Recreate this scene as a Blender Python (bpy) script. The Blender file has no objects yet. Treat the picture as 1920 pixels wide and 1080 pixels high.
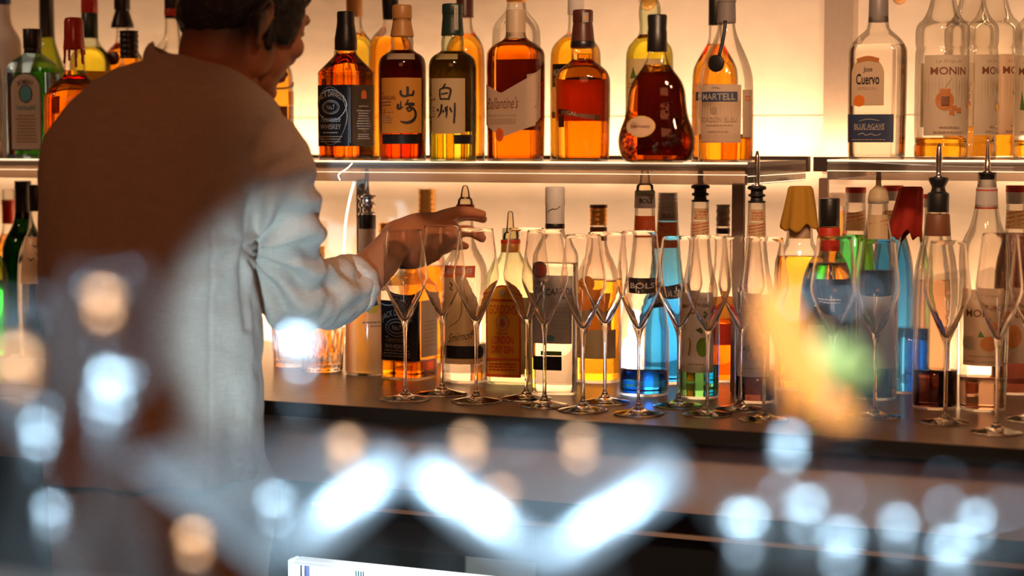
import bpy, bmesh, math, random
import numpy as np
from mathutils import Vector, Matrix, noise

random.seed(7)
SC = bpy.context.scene
COL = SC.collection
# ------------------------------------------------------------------ camera
F = 3500.0
CAMZ = 1.318
YAW = math.radians(23.5)
PITCH = math.radians(4.54)
CP = Vector((0, 0, CAMZ))
fwd = Vector((-math.sin(YAW) * math.cos(PITCH), math.cos(YAW) * math.cos(PITCH), -math.sin(PITCH)))
rgt = Vector((math.cos(YAW), math.sin(YAW), 0))
up = rgt.cross(fwd)
cam_d = bpy.data.cameras.new('camera')
cam = bpy.data.objects.new('camera', cam_d)
COL.objects.link(cam)
cam.matrix_world = Matrix((
    (rgt.x, up.x, -fwd.x, CP.x), (rgt.y, up.y, -fwd.y, CP.y), (rgt.z, up.z, -fwd.z, CP.z), (0, 0, 0, 1)))
cam_d.sensor_width = 36.0
cam_d.lens = F / 1920 * 36.0
cam_d.clip_start = 0.02
cam_d.dof.use_dof = True
cam_d.dof.focus_distance = 3.05
cam_d.dof.aperture_fstop = 2.7
SC.camera = cam
SC.view_settings.view_transform = 'Standard'
SC.view_settings.look = 'None'
SC.view_settings.exposure = 0.0
SC.view_settings.gamma = 1.0
SC.view_settings.use_curve_mapping = False
SC.cycles.max_bounces = 20
SC.cycles.transmission_bounces = 20
SC.cycles.transparent_max_bounces = 32
SC.cycles.diffuse_bounces = 3
SC.cycles.glossy_bounces = 4
SC.cycles.caustics_reflective = False
SC.cycles.caustics_refractive = True
SC.cycles.sample_clamp_indirect = 6.0
SC.cycles.use_denoising = True
try:
    SC.cycles.denoiser = 'OPENIMAGEDENOISE'
except Exception:
    pass
# ------------------------------------------------------------------ world
w = bpy.data.worlds.new('world')
SC.world = w
w.use_nodes = True
w.node_tree.nodes['Background'].inputs[0].default_value = (1.0, 0.36, 0.16, 1)
w.node_tree.nodes['Background'].inputs[1].default_value = 0.07
# ------------------------------------------------------------------ lights
WARM = (1.0, 0.57, 0.29)
COOL = (0.48, 0.78, 1.0)


def area(name, loc, target, sx, sy, power, col, spread=180):
    l = bpy.data.lights.new(name, 'AREA')
    l.shape = 'RECTANGLE'; l.size = sx; l.size_y = sy
    l.energy = power; l.color = col
    l.spread = math.radians(spread)
    o = bpy.data.objects.new(name, l)
    COL.objects.link(o)
    o.location = loc
    d = Vector(target) - Vector(loc)
    o.rotation_euler = d.to_track_quat('-Z', 'Y').to_euler()
    return o


def spot(name, loc, target, size, blend, power, col, rad=0.03):
    l = bpy.data.lights.new(name, 'SPOT')
    l.energy = power; l.color = col; l.spot_size = math.radians(size)
    l.spot_blend = blend; l.shadow_soft_size = rad
    o = bpy.data.objects.new(name, l)
    COL.objects.link(o)
    o.location = loc
    o.rotation_euler = (Vector(target) - Vector(loc)).to_track_quat('-Z', 'Y').to_euler()
    return o


WALLY = 3.36
# LED strips hidden behind the shelves and behind the counter, washing the wall
area('led_strip_upper', (-1.95, 3.275, 1.292), (-1.95, 3.36, 1.37), 2.5, 0.012, 7.5, WARM)
area('led_strip_upper_right', (-0.22, 3.275, 1.292), (-0.22, 3.36, 1.37), 0.64, 0.012, 3.0, WARM)
area('led_strip_lower', (-1.6, 3.275, 0.915), (-1.6, 3.36, 1.0), 3.6, 0.012, 20.0, WARM)
# unseen warm fills added over the back wall and above the guests
area('fill_back_wall', (-1.6, 2.9, 2.45), (-1.6, 3.3, 1.4), 3.0, 0.2, 0.5, WARM)
area('fill_room', (-0.2, -0.6, 2.3), (-1.3, 2.6, 1.1), 1.2, 0.8, 10.0, (1.0, 0.30, 0.11))
spot('fill_labels_left', (-0.35, 1.3, 2.35), (-0.98, 2.95, 1.1), 43, 0.5, 98.0, (1.0, 0.60, 0.34), 0.12)  # unseen warm spot added to brighten the bottle labels
spot('fill_labels_right', (0.2, 1.2, 2.3), (-0.45, 2.95, 1.15), 46, 0.35, 50.0, (1.0, 0.60, 0.34), 0.12)  # second unseen spot, added for the labels on the right
# cool lamps: under the bar top (lights the bartender's back), unseen spots added over it
spot('lamp_under_bar', (-0.55, 0.86, 0.78), CP + (fwd + rgt * ((545 - 960) / F) + up * ((540 - 585) / F)) * 2.6, 14.0, 0.7, 150.0, COOL, 0.02)
spot('lamp_under_bar_low', (-0.55, 0.86, 0.70), CP + (fwd + rgt * ((455 - 960) / F) + up * ((540 - 810) / F)) * 2.6, 9, 0.9, 45.0, COOL, 0.02)
spot('fill_labels_far_left', (-2.9, 1.5, 2.35), (-2.42, 2.95, 1.38), 30, 0.5, 22.0, (1.0, 0.66, 0.42), 0.1)  # unseen spot added for the dim labels at the far left
spot('glint_spot_left', (-1.0, 0.05, 2.1), (-0.38, 0.68, 1.1), 42, 0.6, 330.0, COOL, 0.03)  # unseen cool spot added to raise highlights on the bar
spot('glint_spot_right', (0.35, 0.2, 2.1), (-0.25, 0.74, 1.1), 42, 0.6, 330.0, COOL, 0.03)  # its added partner from the other side


# ------------------------------------------------------------------ projection helpers
def ray(px, py):
    return fwd + rgt * ((px - 960) / F) + up * ((540 - py) / F)


def W(px, py, zc):
    return CP + ray(px, py) * zc


def onZ(px, py, z):
    r = ray(px, py)
    return CP + r * ((z - CAMZ) / r.z)


def heading(px):
    return math.atan((px - 960) / F / math.cos(PITCH)) - YAW


def onY(px, y, z=0.0):
    r = ray(px, 262)
    p = CP + r * (y / r.y)
    return Vector((p.x, p.y, z))


def depth(p):
    return (Vector(p) - CP).dot(fwd)


# ------------------------------------------------------------------ materials
MATS = {}


def pbsdf(name, col, rough=0.5, metal=0.0, spec=0.5, bump=0.0, bscale=60.0, sheen=0.0, trans=0.0, var=0.0, coat=0.0):
    if name in MATS:
        return MATS[name]
    m = bpy.data.materials.new(name)
    m.use_nodes = True
    nt = m.node_tree
    b = nt.nodes['Principled BSDF']
    b.inputs['Base Color'].default_value = (*col, 1)
    b.inputs['Roughness'].default_value = rough
    b.inputs['Metallic'].default_value = metal
    b.inputs['Specular IOR Level'].default_value = spec
    b.inputs['Coat Weight'].default_value = coat
    if sheen:
        b.inputs['Sheen Weight'].default_value = sheen
    if bump or var:
        tc = nt.nodes.new('ShaderNodeTexCoord')
        n = nt.nodes.new('ShaderNodeTexNoise')
        n.inputs['Scale'].default_value = bscale
        n.inputs['Detail'].default_value = 6
        nt.links.new(tc.outputs['Object'], n.inputs['Vector'])
        if bump:
            bp = nt.nodes.new('ShaderNodeBump')
            bp.inputs['Strength'].default_value = bump
            bp.inputs['Distance'].default_value = 0.002
            nt.links.new(n.outputs['Fac'], bp.inputs['Height'])
            nt.links.new(bp.outputs[0], b.inputs['Normal'])
        if var:
            mx = nt.nodes.new('ShaderNodeMix'); mx.data_type = 'RGBA'
            mx.inputs['A'].default_value = (*[c * (1 - var) for c in col], 1)
            mx.inputs['B'].default_value = (*[min(1, c * (1 + var)) for c in col], 1)
            nt.links.new(n.outputs['Fac'], mx.inputs['Factor'])
            nt.links.new(mx.outputs['Result'], b.inputs['Base Color'])
    MATS[name] = m
    return m


def shell(name, tint, edge=0.35, gloss=0.6):
    """thin clear or tinted glass wall: lets light straight through, reflects by Fresnel, darker where seen edge on"""
    if name in MATS:
        return MATS[name]
    m = bpy.data.materials.new(name)
    m.use_nodes = True
    nt = m.node_tree
    nt.nodes.remove(nt.nodes['Principled BSDF'])
    out = nt.nodes['Material Output']
    tr = nt.nodes.new('ShaderNodeBsdfTransparent')
    gl = nt.nodes.new('ShaderNodeBsdfGlossy')
    gl.inputs['Roughness'].default_value = 0.06
    lw = nt.nodes.new('ShaderNodeLayerWeight'); lw.inputs['Blend'].default_value = 0.25
    pw = nt.nodes.new('ShaderNodeMath'); pw.operation = 'POWER'; pw.inputs[1].default_value = 1.3
    mx = nt.nodes.new('ShaderNodeMix'); mx.data_type = 'RGBA'
    mx.inputs['A'].default_value = (*tint, 1)
    mx.inputs['B'].default_value = (*[c * edge for c in tint], 1)
    nt.links.new(lw.outputs['Facing'], pw.inputs[0])
    nt.links.new(pw.outputs[0], mx.inputs['Factor'])
    nt.links.new(mx.outputs['Result'], tr.inputs[0])
    fr = nt.nodes.new('ShaderNodeFresnel'); fr.inputs[0].default_value = 1.45
    ml = nt.nodes.new('ShaderNodeMath'); ml.operation = 'MULTIPLY'; ml.inputs[1].default_value = gloss
    nt.links.new(fr.outputs[0], ml.inputs[0])
    ms = nt.nodes.new('ShaderNodeMixShader')
    nt.links.new(ml.outputs[0], ms.inputs[0])
    nt.links.new(tr.outputs[0], ms.inputs[1])
    nt.links.new(gl.outputs[0], ms.inputs[2])
    nt.links.new(ms.outputs[0], out.inputs[0])
    MATS[name] = m
    return m


def fluid(name, col, dens, ior=1.34, rough=0.0, tint=(1, 1, 1)):
    """solid refracting body whose colour comes from absorption along the light's path"""
    if name in MATS:
        return MATS[name]
    m = bpy.data.materials.new(name)
    m.use_nodes = True
    nt = m.node_tree
    nt.nodes.remove(nt.nodes['Principled BSDF'])
    out = nt.nodes['Material Output']
    g = nt.nodes.new('ShaderNodeBsdfGlass')
    g.inputs['IOR'].default_value = ior
    g.inputs['Roughness'].default_value = rough
    g.inputs['Color'].default_value = (*tint, 1)
    nt.links.new(g.outputs[0], out.inputs[0])
    if dens > 0:
        v = nt.nodes.new('ShaderNodeVolumeAbsorption')
        v.inputs['Color'].default_value = (*col, 1)
        v.inputs['Density'].default_value = dens
        nt.links.new(v.outputs[0], out.inputs['Volume'])
    MATS[name] = m
    return m


def paper(name, col, tr=0.45, rough=0.5, tcol=None):
    """printed paper: diffuse front, part of the light behind shines through"""
    if name in MATS:
        return MATS[name]
    m = bpy.data.materials.new(name)
    m.use_nodes = True
    nt = m.node_tree
    b = nt.nodes['Principled BSDF']
    b.inputs['Base Color'].default_value = (*col, 1)
    b.inputs['Roughness'].default_value = rough
    t = nt.nodes.new('ShaderNodeBsdfTranslucent')
    t.inputs[0].default_value = (*(tcol or col), 1)
    ms = nt.nodes.new('ShaderNodeMixShader'); ms.inputs[0].default_value = tr
    nt.links.new(b.outputs[0], ms.inputs[1]); nt.links.new(t.outputs[0], ms.inputs[2])
    nt.links.new(ms.outputs[0], nt.nodes['Material Output'].inputs[0])
    MATS[name] = m
    return m


def glow(name, col, s):
    if name in MATS:
        return MATS[name]
    m = bpy.data.materials.new(name)
    m.use_nodes = True
    b = m.node_tree.nodes['Principled BSDF']
    b.inputs['Base Color'].default_value = (*col, 1)
    b.inputs['Emission Color'].default_value = (*col, 1)
    b.inputs['Emission Strength'].default_value = s
    MATS[name] = m
    return m


# glasses
G_CLEAR = shell('clear_glass', (0.97, 0.95, 0.91), 0.45)
G_FROST = pbsdf('frosted_glass', (0.85, 0.83, 0.78), 0.45)
G_GREEN = shell('green_glass', (0.42, 0.70, 0.28), 0.25)
G_DGREEN = shell('dark_green_glass', (0.05, 0.14, 0.04), 0.2)
G_TEAL = shell('turquoise_glass', (0.60, 0.80, 1.0), 0.3)
G_BROWNGR = shell('olive_glass', (0.55, 0.60, 0.15), 0.25)
G_DARK = shell('black_glass', (0.03, 0.02, 0.03), 0.3)
G_LIGHTGREEN = shell('pale_green_glass', (0.86, 0.93, 0.78), 0.4)
# liquids
L_WATER = fluid('clear_spirit', (1, 1, 1), 0)
L_AMBER = fluid('amber_whisky', (1.0, 0.80, 0.03), 60)
L_GOLD = fluid('golden_whisky', (1.0, 0.85, 0.04), 50)
L_YELLOW = fluid('yellow_whisky', (1.0, 0.93, 0.20), 48)
L_ORANGE = fluid('orange_whisky', (1.0, 0.79, 0.02), 58)
L_DARK = fluid('dark_cognac', (0.94, 0.64, 0.0), 110)
L_RED = fluid('red_amber_whisky', (0.985, 0.70, 0.0), 60)
L_GREENY = fluid('green_gold_whisky', (0.93, 0.93, 0.20), 46)
L_BLUE = fluid('blue_liqueur', (0.0, 0.66, 1.0), 55)
L_GREEN = fluid('green_liqueur', (0.0, 1.0, 0.50), 40)
L_DGREEN = fluid('dark_green_syrup', (0.02, 0.55, 0.12), 40)
L_CARAMEL = fluid('caramel_syrup', (1.0, 0.82, 0.04), 50)
L_BROWN = fluid('brown_syrup', (0.85, 0.45, 0.15), 15)
L_BLACK = fluid('black_liqueur', (0.35, 0.08, 0.03), 70)
GLASSWARE = fluid('crystal_glass', (1, 1, 1), 0, ior=1.5, tint=(0.985, 0.97, 0.96))
# prints and caps
P_BLACK = paper('black_paper', (0.012, 0.012, 0.014), 0.02, 0.3)
P_WHITE = paper('white_paper', (0.86, 0.82, 0.76), 0.5)
P_CREAM = paper('cream_paper', (0.88, 0.76, 0.60), 0.58)
P_PEACH = paper('peach_paper', (0.90, 0.70, 0.52), 0.55)
P_ORANGE = paper('orange_paper', (0.90, 0.40, 0.06), 0.40)
P_TAN = paper('tan_paper', (0.66, 0.48, 0.26), 0.30)
P_YELLOW = paper('yellow_paper', (1.0, 0.56, 0.04), 0.30)
P_RED = paper('red_print', (0.55, 0.03, 0.01), 0.10)
P_BROWN = paper('brown_print', (0.20, 0.07, 0.03), 0.10)
P_REDOR = paper('red_orange_paper', (0.75, 0.13, 0.02), 0.2)
P_GREY = paper('grey_paper', (0.52, 0.50, 0.49), 0.25)
P_NAVY = paper('navy_paper', (0.03, 0.045, 0.10), 0.05)
P_INK = paper('black_ink', (0.015, 0.012, 0.012), 0.0)
P_GOLDI = paper('gold_ink', (0.62, 0.40, 0.14), 0.05)
P_FAINT = paper('faint_ink', (0.42, 0.30, 0.20), 0.15)
P_SILV = paper('silver_ink', (0.62, 0.62, 0.62), 0.0)
P_LEAF = paper('green_print', (0.10, 0.20, 0.04), 0.2)
P_LIME = paper('lime_print', (0.22, 0.48, 0.05), 0.25)
P_FRUIT = paper('orange_print', (0.85, 0.22, 0.02), 0.2)
P_CARAM = paper('caramel_print', (0.55, 0.20, 0.05), 0.2)
P_TEALP = paper('teal_print', (0.10, 0.35, 0.42), 0.1)
C_BLACK = pbsdf('black_cap', (0.012, 0.011, 0.011), 0.35, bump=0.1, bscale=300)
C_BLACKP = pbsdf('black_rubber', (0.01, 0.01, 0.01), 0.45)
C_GOLD = pbsdf('gold_cap', (0.80, 0.42, 0.10), 0.35, 0.7)
C_TANCAP = pbsdf('tan_cap', (0.50, 0.24, 0.07), 0.4)
C_RED = pbsdf('red_cap', (0.50, 0.03, 0.01), 0.4)
C_WAX = pbsdf('red_wax', (0.52, 0.025, 0.008), 0.28, coat=0.5)
C_WHITE = pbsdf('white_cap', (0.74, 0.70, 0.66), 0.4)
C_SILVER = pbsdf('silver_cap', (0.62, 0.60, 0.60), 0.35, 0.5)
C_GREY = pbsdf('grey_cap', (0.22, 0.19, 0.18), 0.4)
C_DGREEN = pbsdf('dark_green_cap', (0.012, 0.035, 0.025), 0.35)
C_BROWN = pbsdf('brown_cap', (0.10, 0.03, 0.02), 0.35)
C_BLUE = pbsdf('blue_cap', (0.02, 0.05, 0.16), 0.4)
C_CREAMP = paper('cream_plastic', (0.78, 0.62, 0.38), 0.4)
C_NOZZ = shell('nozzle_plastic', (0.97, 0.92, 0.80), 0.75, 1.0)
STEEL = pbsdf('steel', (0.62, 0.58, 0.55), 0.22, 1.0)
STEELR = pbsdf('brushed_steel', (0.75, 0.75, 0.76), 0.42, 1.0)
RIBBON = pbsdf('navy_ribbon', (0.01, 0.012, 0.03), 0.5)
CORK = pbsdf('cork_cap', (0.55, 0.33, 0.15), 0.6)


# ------------------------------------------------------------------ object helpers
def put(name, me, mats, parent=None, smooth=True):
    o = bpy.data.objects.new(name, me)
    COL.objects.link(o)
    for m in (mats if isinstance(mats, (list, tuple)) else [mats]):
        me.materials.append(m)
    if smooth:
        me.polygons.foreach_set('use_smooth', [True] * len(me.polygons))
    if parent:
        o.parent = parent
    return o


def mesh_from(name, verts, faces):
    me = bpy.data.meshes.new(name)
    me.from_pydata([tuple(v) for v in verts], [], faces)
    me.update()
    return me


def bmput(name, bm, mats, parent=None, smooth=True, fixn=True):
    if fixn:
        bmesh.ops.recalc_face_normals(bm, faces=bm.faces)
    me = bpy.data.meshes.new(name)
    bm.to_mesh(me); bm.free()
    return put(name, me, mats, parent, smooth)


def thing(name, label, cat, loc=(0, 0, 0), rz=0.0, group=None):
    o = bpy.data.objects.new(name, None)
    COL.objects.link(o)
    o.location = loc; o.rotation_euler = (0, 0, rz)
    o.empty_display_size = 0.02
    return tag(o, label, cat, group)


def tag(o, label, cat, group=None):
    o['label'] = label; o['category'] = cat
    if group:
        o['group'] = group
    return o


def struct(o):
    o['kind'] = 'structure'
    return o


def add_box(bm, c, s, bev=0.0, rot=None):
    r = bmesh.ops.create_cube(bm, size=1.0)
    vs = r['verts']
    for v in vs:
        v.co = Vector((v.co.x * s[0], v.co.y * s[1], v.co.z * s[2]))
        if rot:
            v.co = rot @ v.co
        v.co += Vector(c)
    if bev:
        es = list({e for v in vs for e in v.link_edges})
        bmesh.ops.bevel(bm, geom=es, offset=bev, segments=2, affect='EDGES')


def box(name, x0, x1, y0, y1, z0, z1, mat, parent=None, bev=0.0):
    bm = bmesh.new()
    add_box(bm, ((x0 + x1) / 2, (y0 + y1) / 2, (z0 + z1) / 2), (x1 - x0, y1 - y0, z1 - z0), bev)
    return bmput(name, bm, mat, parent, smooth=False)


def add_tube(bm, pts, radii, n=12, caps=True, flat=None):
    """closed tube along points; flat = (axis vector, factor) squashes the section along one axis"""
    pts = [Vector(p) for p in pts]
    if not isinstance(radii, (list, tuple)):
        radii = [radii] * len(pts)
    rings = []
    prev = None
    for i, p in enumerate(pts):
        d = (pts[min(i + 1, len(pts) - 1)] - pts[max(i - 1, 0)]).normalized()
        if prev is None:
            a = d.cross(Vector((0, 0, 1)))
            if a.length < 0.1:
                a = d.cross(Vector((1, 0, 0)))
            a.normalize()
        else:
            a = (prev - d * prev.dot(d)).normalized()
        prev = a
        b = d.cross(a)
        ring = []
        for k in range(n):
            t = 2 * math.pi * k / n
            off = (a * math.cos(t) + b * math.sin(t)) * radii[i]
            if flat:
                ax = flat[0].normalized()
                off = off - ax * off.dot(ax) * (1 - flat[1])
            ring.append(bm.verts.new(p + off))
        rings.append(ring)
    for i in range(len(rings) - 1):
        for k in range(n):
            bm.faces.new((rings[i][k], rings[i][(k + 1) % n], rings[i + 1][(k + 1) % n], rings[i + 1][k]))
    if caps:
        bm.faces.new(rings[0][::-1]); bm.faces.new(rings[-1])


def add_limb(bm, pts, radii, n=16, sub=4, flat=None):
    """tube with rounded ends and smooth interpolation"""
    P = [Vector(p) for p in pts]
    Q, Rr = [], []
    for i in range(len(P) - 1):
        p0, p1, p2, p3 = P[max(i - 1, 0)], P[i], P[i + 1], P[min(i + 2, len(P) - 1)]
        for s in range(sub):
            t = s / sub
            Q.append(0.5 * ((2 * p1) + (p2 - p0) * t + (2 * p0 - 5 * p1 + 4 * p2 - p3) * t * t + (3 * p1 - p0 - 3 * p2 + p3) * t ** 3))
            tt = t * t * (3 - 2 * t)
            Rr.append(radii[i] * (1 - tt) + radii[i + 1] * tt)
    Q.append(P[-1]); Rr.append(radii[-1])
    d0 = (Q[0] - Q[1]).normalized(); d1 = (Q[-1] - Q[-2]).normalized()
    r0, r1 = Rr[0], Rr[-1]
    pre = [(Q[0] + d0 * r0 * math.sin(a), r0 * math.cos(a)) for a in (1.45, 1.1, 0.7, 0.35)]
    post = [(Q[-1] + d1 * r1 * math.sin(a), r1 * math.cos(a)) for a in (0.35, 0.7, 1.1, 1.45)]
    QQ = [p for p, _ in pre] + Q + [p for p, _ in post]
    RR = [r for _, r in pre] + Rr + [r for _, r in post]
    add_tube(bm, QQ, RR, n, True, flat)


def add_ell(bm, c, axes, radii, seg=24, rings=14):
    """ellipsoid: axes = three unit vectors"""
    r = bmesh.ops.create_uvsphere(bm, u_segments=seg, v_segments=rings, radius=1.0)
    for v in r['verts']:
        q = v.co.copy()
        v.co = Vector(c) + axes[0] * (q.x * radii[0]) + axes[1] * (q.y * radii[1]) + axes[2] * (q.z * radii[2])


def lathe(bm, prof, n=32, center=(0, 0, 0)):
    """closed profile [(r, z)...] spun about z; first and last points may sit on the axis"""
    cx, cy, cz = center
    rings = []
    for r, z in prof:
        if r < 1e-6:
            rings.append([bm.verts.new((cx, cy, cz + z))])
        else:
            rings.append([bm.verts.new((cx + r * math.cos(2 * math.pi * k / n), cy + r * math.sin(2 * math.pi * k / n), cz + z)) for k in range(n)])
    for i in range(len(rings) - 1):
        a, b = rings[i], rings[i + 1]
        for k in range(n):
            k2 = (k + 1) % n
            if len(a) == 1 and len(b) == 1:
                continue
            if len(a) == 1:
                bm.faces.new((a[0], b[k2], b[k]))
            elif len(b) == 1:
                bm.faces.new((a[k], a[k2], b[0]))
            else:
                bm.faces.new((a[k], a[k2], b[k2], b[k]))


def chaikin(P, it=2):
    P = [tuple(p) for p in P]
    for _ in range(it):
        Q = [P[0]]
        for a, b in zip(P, P[1:]):
            Q.append(tuple(x * 0.75 + y * 0.25 for x, y in zip(a, b)))
            Q.append(tuple(x * 0.25 + y * 0.75 for x, y in zip(a, b)))
        Q.append(P[-1])
        P = Q
    return P


# ------------------------------------------------------------------ lettering
_TX = {}


def text2d(s, bold=0.0, shear=0.0, space=1.0):
    key = (s, bold, shear, space)
    if key in _TX:
        return _TX[key]
    c = bpy.data.curves.new('lettering', 'FONT')
    c.body = s; c.size = 1.0; c.resolution_u = 3; c.offset = bold * 0.45; c.shear = shear; c.space_character = space
    o = bpy.data.objects.new('lettering', c)
    COL.objects.link(o)
    dg = bpy.context.evaluated_depsgraph_get()
    me = bpy.data.meshes.new_from_object(o.evaluated_get(dg))
    vs = [(v.co.x, v.co.y) for v in me.vertices]
    fs = [tuple(p.vertices) for p in me.polygons]
    bpy.data.objects.remove(o); bpy.data.curves.remove(c); bpy.data.meshes.remove(me)
    if vs:
        x0 = min(v[0] for v in vs); x1 = max(v[0] for v in vs)
        y0 = min(v[1] for v in vs); y1 = max(v[1] for v in vs)
        vs = [((v[0] - x0) / (x1 - x0 + 1e-9) - 0.5, (v[1] - y0) / (y1 - y0 + 1e-9) - 0.5) for v in vs]
    _TX[key] = (vs, fs)
    return _TX[key]


def shape2d(bm, sh, mi, cut):
    """adds a flat shape to bm in label coordinates (u, v); returns new faces"""
    kind = sh[0]
    nv0 = len(bm.verts)
    faces = []

    def addmesh(vs, fs):
        V = [bm.verts.new((x, y, 0)) for x, y in vs]
        for f in fs:
            try:
                faces.append(bm.faces.new([V[i] for i in f]))
            except ValueError:
                pass
    if kind == 'rect':
        _, a, b, c, d, _m = sh
        nx = max(1, int(abs(c - a) / cut))
        vs = [(a + (c - a) * i / nx, y) for i in range(nx + 1) for y in (b, d)]
        addmesh(vs, [(2 * i, 2 * i + 2, 2 * i + 3, 2 * i + 1) for i in range(nx)])
    elif kind == 'arch':
        _, a, b, c, d, _m = sh      # rectangle with a round top of height (c-a)/2
        r = (c - a) / 2; cx = (a + c) / 2
        N = 16
        vs, fs = [], []
        for i in range(N + 1):
            x = cx - r * math.cos(math.pi * i / N)
            vs += [(x, b), (x, d - r + r * math.sin(math.pi * i / N))]
        addmesh(vs, [(2 * i, 2 * i + 2, 2 * i + 3, 2 * i + 1) for i in range(N)])
    elif kind == 'text':
        _, s, uc, vc, ww, hh, _m = sh[:7]
        op = sh[7] if len(sh) > 7 else {}
        vs, fs = text2d(s, op.get('bold', 0.0), op.get('shear', 0.0))
        arc = op.get('arc', 0.0); rot = op.get('rot', 0.0); wave = op.get('slope', 0.0)
        out = []
        for x, y in vs:
            X, Y = x * ww, y * hh
            Y += -arc * (2 * x) ** 2 + wave * x
            if rot:
                X, Y = X * math.cos(rot) - Y * math.sin(rot), X * math.sin(rot) + Y * math.cos(rot)
            out.append((uc + X, vc + Y))
        addmesh(out, fs)
    elif kind == 'ell':
        _, uc, vc, ru, rv, _m = sh
        N = 24
        vs = [(uc, vc)] + [(uc + ru * math.cos(2 * math.pi * i / N), vc + rv * math.sin(2 * math.pi * i / N)) for i in range(N)]
        addmesh(vs, [(0, 1 + i, 1 + (i + 1) % N) for i in range(N)])
    elif kind == 'ring':
        _, uc, vc, ru, rv, t, _m = sh
        N = 28
        vs = []
        for i in range(N):
            ca, sa = math.cos(2 * math.pi * i / N), math.sin(2 * math.pi * i / N)
            vs += [(uc + ru * ca, vc + rv * sa), (uc + (ru - t) * ca, vc + (rv - t) * sa)]
        addmesh(vs, [(2 * i, (2 * i + 2) % (2 * N), (2 * i + 3) % (2 * N), 2 * i + 1) for i in range(N)])
    elif kind == 'poly':
        _, pts, _m = sh
        V = [bm.verts.new((x, y, 0)) for x, y in pts]
        f = bm.faces.new(V)
        faces.append(f)
        xs = [p[0] for p in pts]
        x = min(xs) + cut
        while x < max(xs) - 0.5:
            geom = list({v for ff in faces for v in ff.verts}) + list({e for ff in faces for e in ff.edges}) + faces
            r = bmesh.ops.bisect_plane(bm, geom=geom, plane_co=(x, 0, 0), plane_no=(1, 0, 0))
            faces = list({g for g in r['geom'] if isinstance(g, bmesh.types.BMFace)})
            x += cut
    elif kind == 'stroke':
        _, pts, _m = sh
        P = chaikin(pts, 2)
        vs = []
        for i, p in enumerate(P):
            a = P[max(i - 1, 0)]; b = P[min(i + 1, len(P) - 1)]
            dx, dy = b[0] - a[0], b[1] - a[1]
            L = math.hypot(dx, dy) or 1
            nx, ny = -dy / L * p[2] / 2, dx / L * p[2] / 2
            vs += [(p[0] + nx, p[1] + ny), (p[0] - nx, p[1] - ny)]
        addmesh(vs, [(2 * i, 2 * i + 2, 2 * i + 3, 2 * i + 1) for i in range(len(P) - 1)])
    elif kind == 'lines':
        _, a, b, c, d, n, _m = sh
        rr = random.Random(int(a * 7 + b * 13))
        st = (d - b) / n
        for i in range(n):
            y = b + (i + 0.5) * st
            ins = rr.random() * (c - a) * 0.12
            x = a + ins
            while x < c - ins - 1.5:
                x2 = min(x + rr.uniform(3, 8), c - ins)
                V = [bm.verts.new(q) for q in ((x, y - st * 0.2, 0), (x2, y - st * 0.2, 0), (x2, y + st * 0.2, 0), (x, y + st * 0.2, 0))]
                faces.append(bm.faces.new(V))
                x = x2 + 1.2
    for f in faces:
        f.material_index = mi
    return faces


def shape_mat(sh):
    if sh[0] == 'text':
        return sh[6]
    return sh[-1]


# ------------------------------------------------------------------ bottles
class Prof:
    def __init__(self, pts, n=2.0, ratio=1.0, it=2):
        # pts: (h, rx[, n]) in px
        P = []
        for p in pts:
            h, r = p[0], p[1]
            nn = p[2] if len(p) > 2 else n
            ra = p[3] if len(p) > 3 else (ratio if nn > 2.01 or ratio != 1.0 and len(p) < 3 else 1.0)
            P.append((h, r, nn, ra))
        self.P = chaikin(P, it)

    def at(self, h):
        P = self.P
        if h <= P[0][0]:
            return P[0][1:]
        for a, b in zip(P, P[1:]):
            if h <= b[0]:
                t = (h - a[0]) / (b[0] - a[0] + 1e-9)
                return tuple(x * (1 - t) + y * t for x, y in zip(a[1:], b[1:]))
        return P[-1][1:]

    def rows(self, h0, h1):
        R = [(h0,) + tuple(self.at(h0))]
        for p in self.P:
            if h0 + 0.01 < p[0] < h1 - 0.01:
                R.append(p)
        R.append((h1,) + tuple(self.at(h1)))
        return R


def sup(c, n):
    return math.copysign(abs(c) ** (2.0 / n), c)


def loft_rows(bm, rows, k, inset=0.0, N=48, close=True):
    rings = []
    for h, r, n, ra in rows:
        rx = max(r - inset, 0.3); ry = max(r * ra - inset, 0.3)
        rings.append([bm.verts.new((rx * sup(math.cos(2 * math.pi * (i + .5) / N), n) * k, ry * sup(math.sin(2 * math.pi * (i + .5) / N), n) * k, h * k)) for i in range(N)])
    for a, b in zip(rings, rings[1:]):
        for i in range(N):
            j = (i + 1) % N
            bm.faces.new((a[i], a[j], b[j], b[i]))
    if close:
        bm.faces.new(rings[0][::-1]); bm.faces.new(rings[-1])


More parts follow.
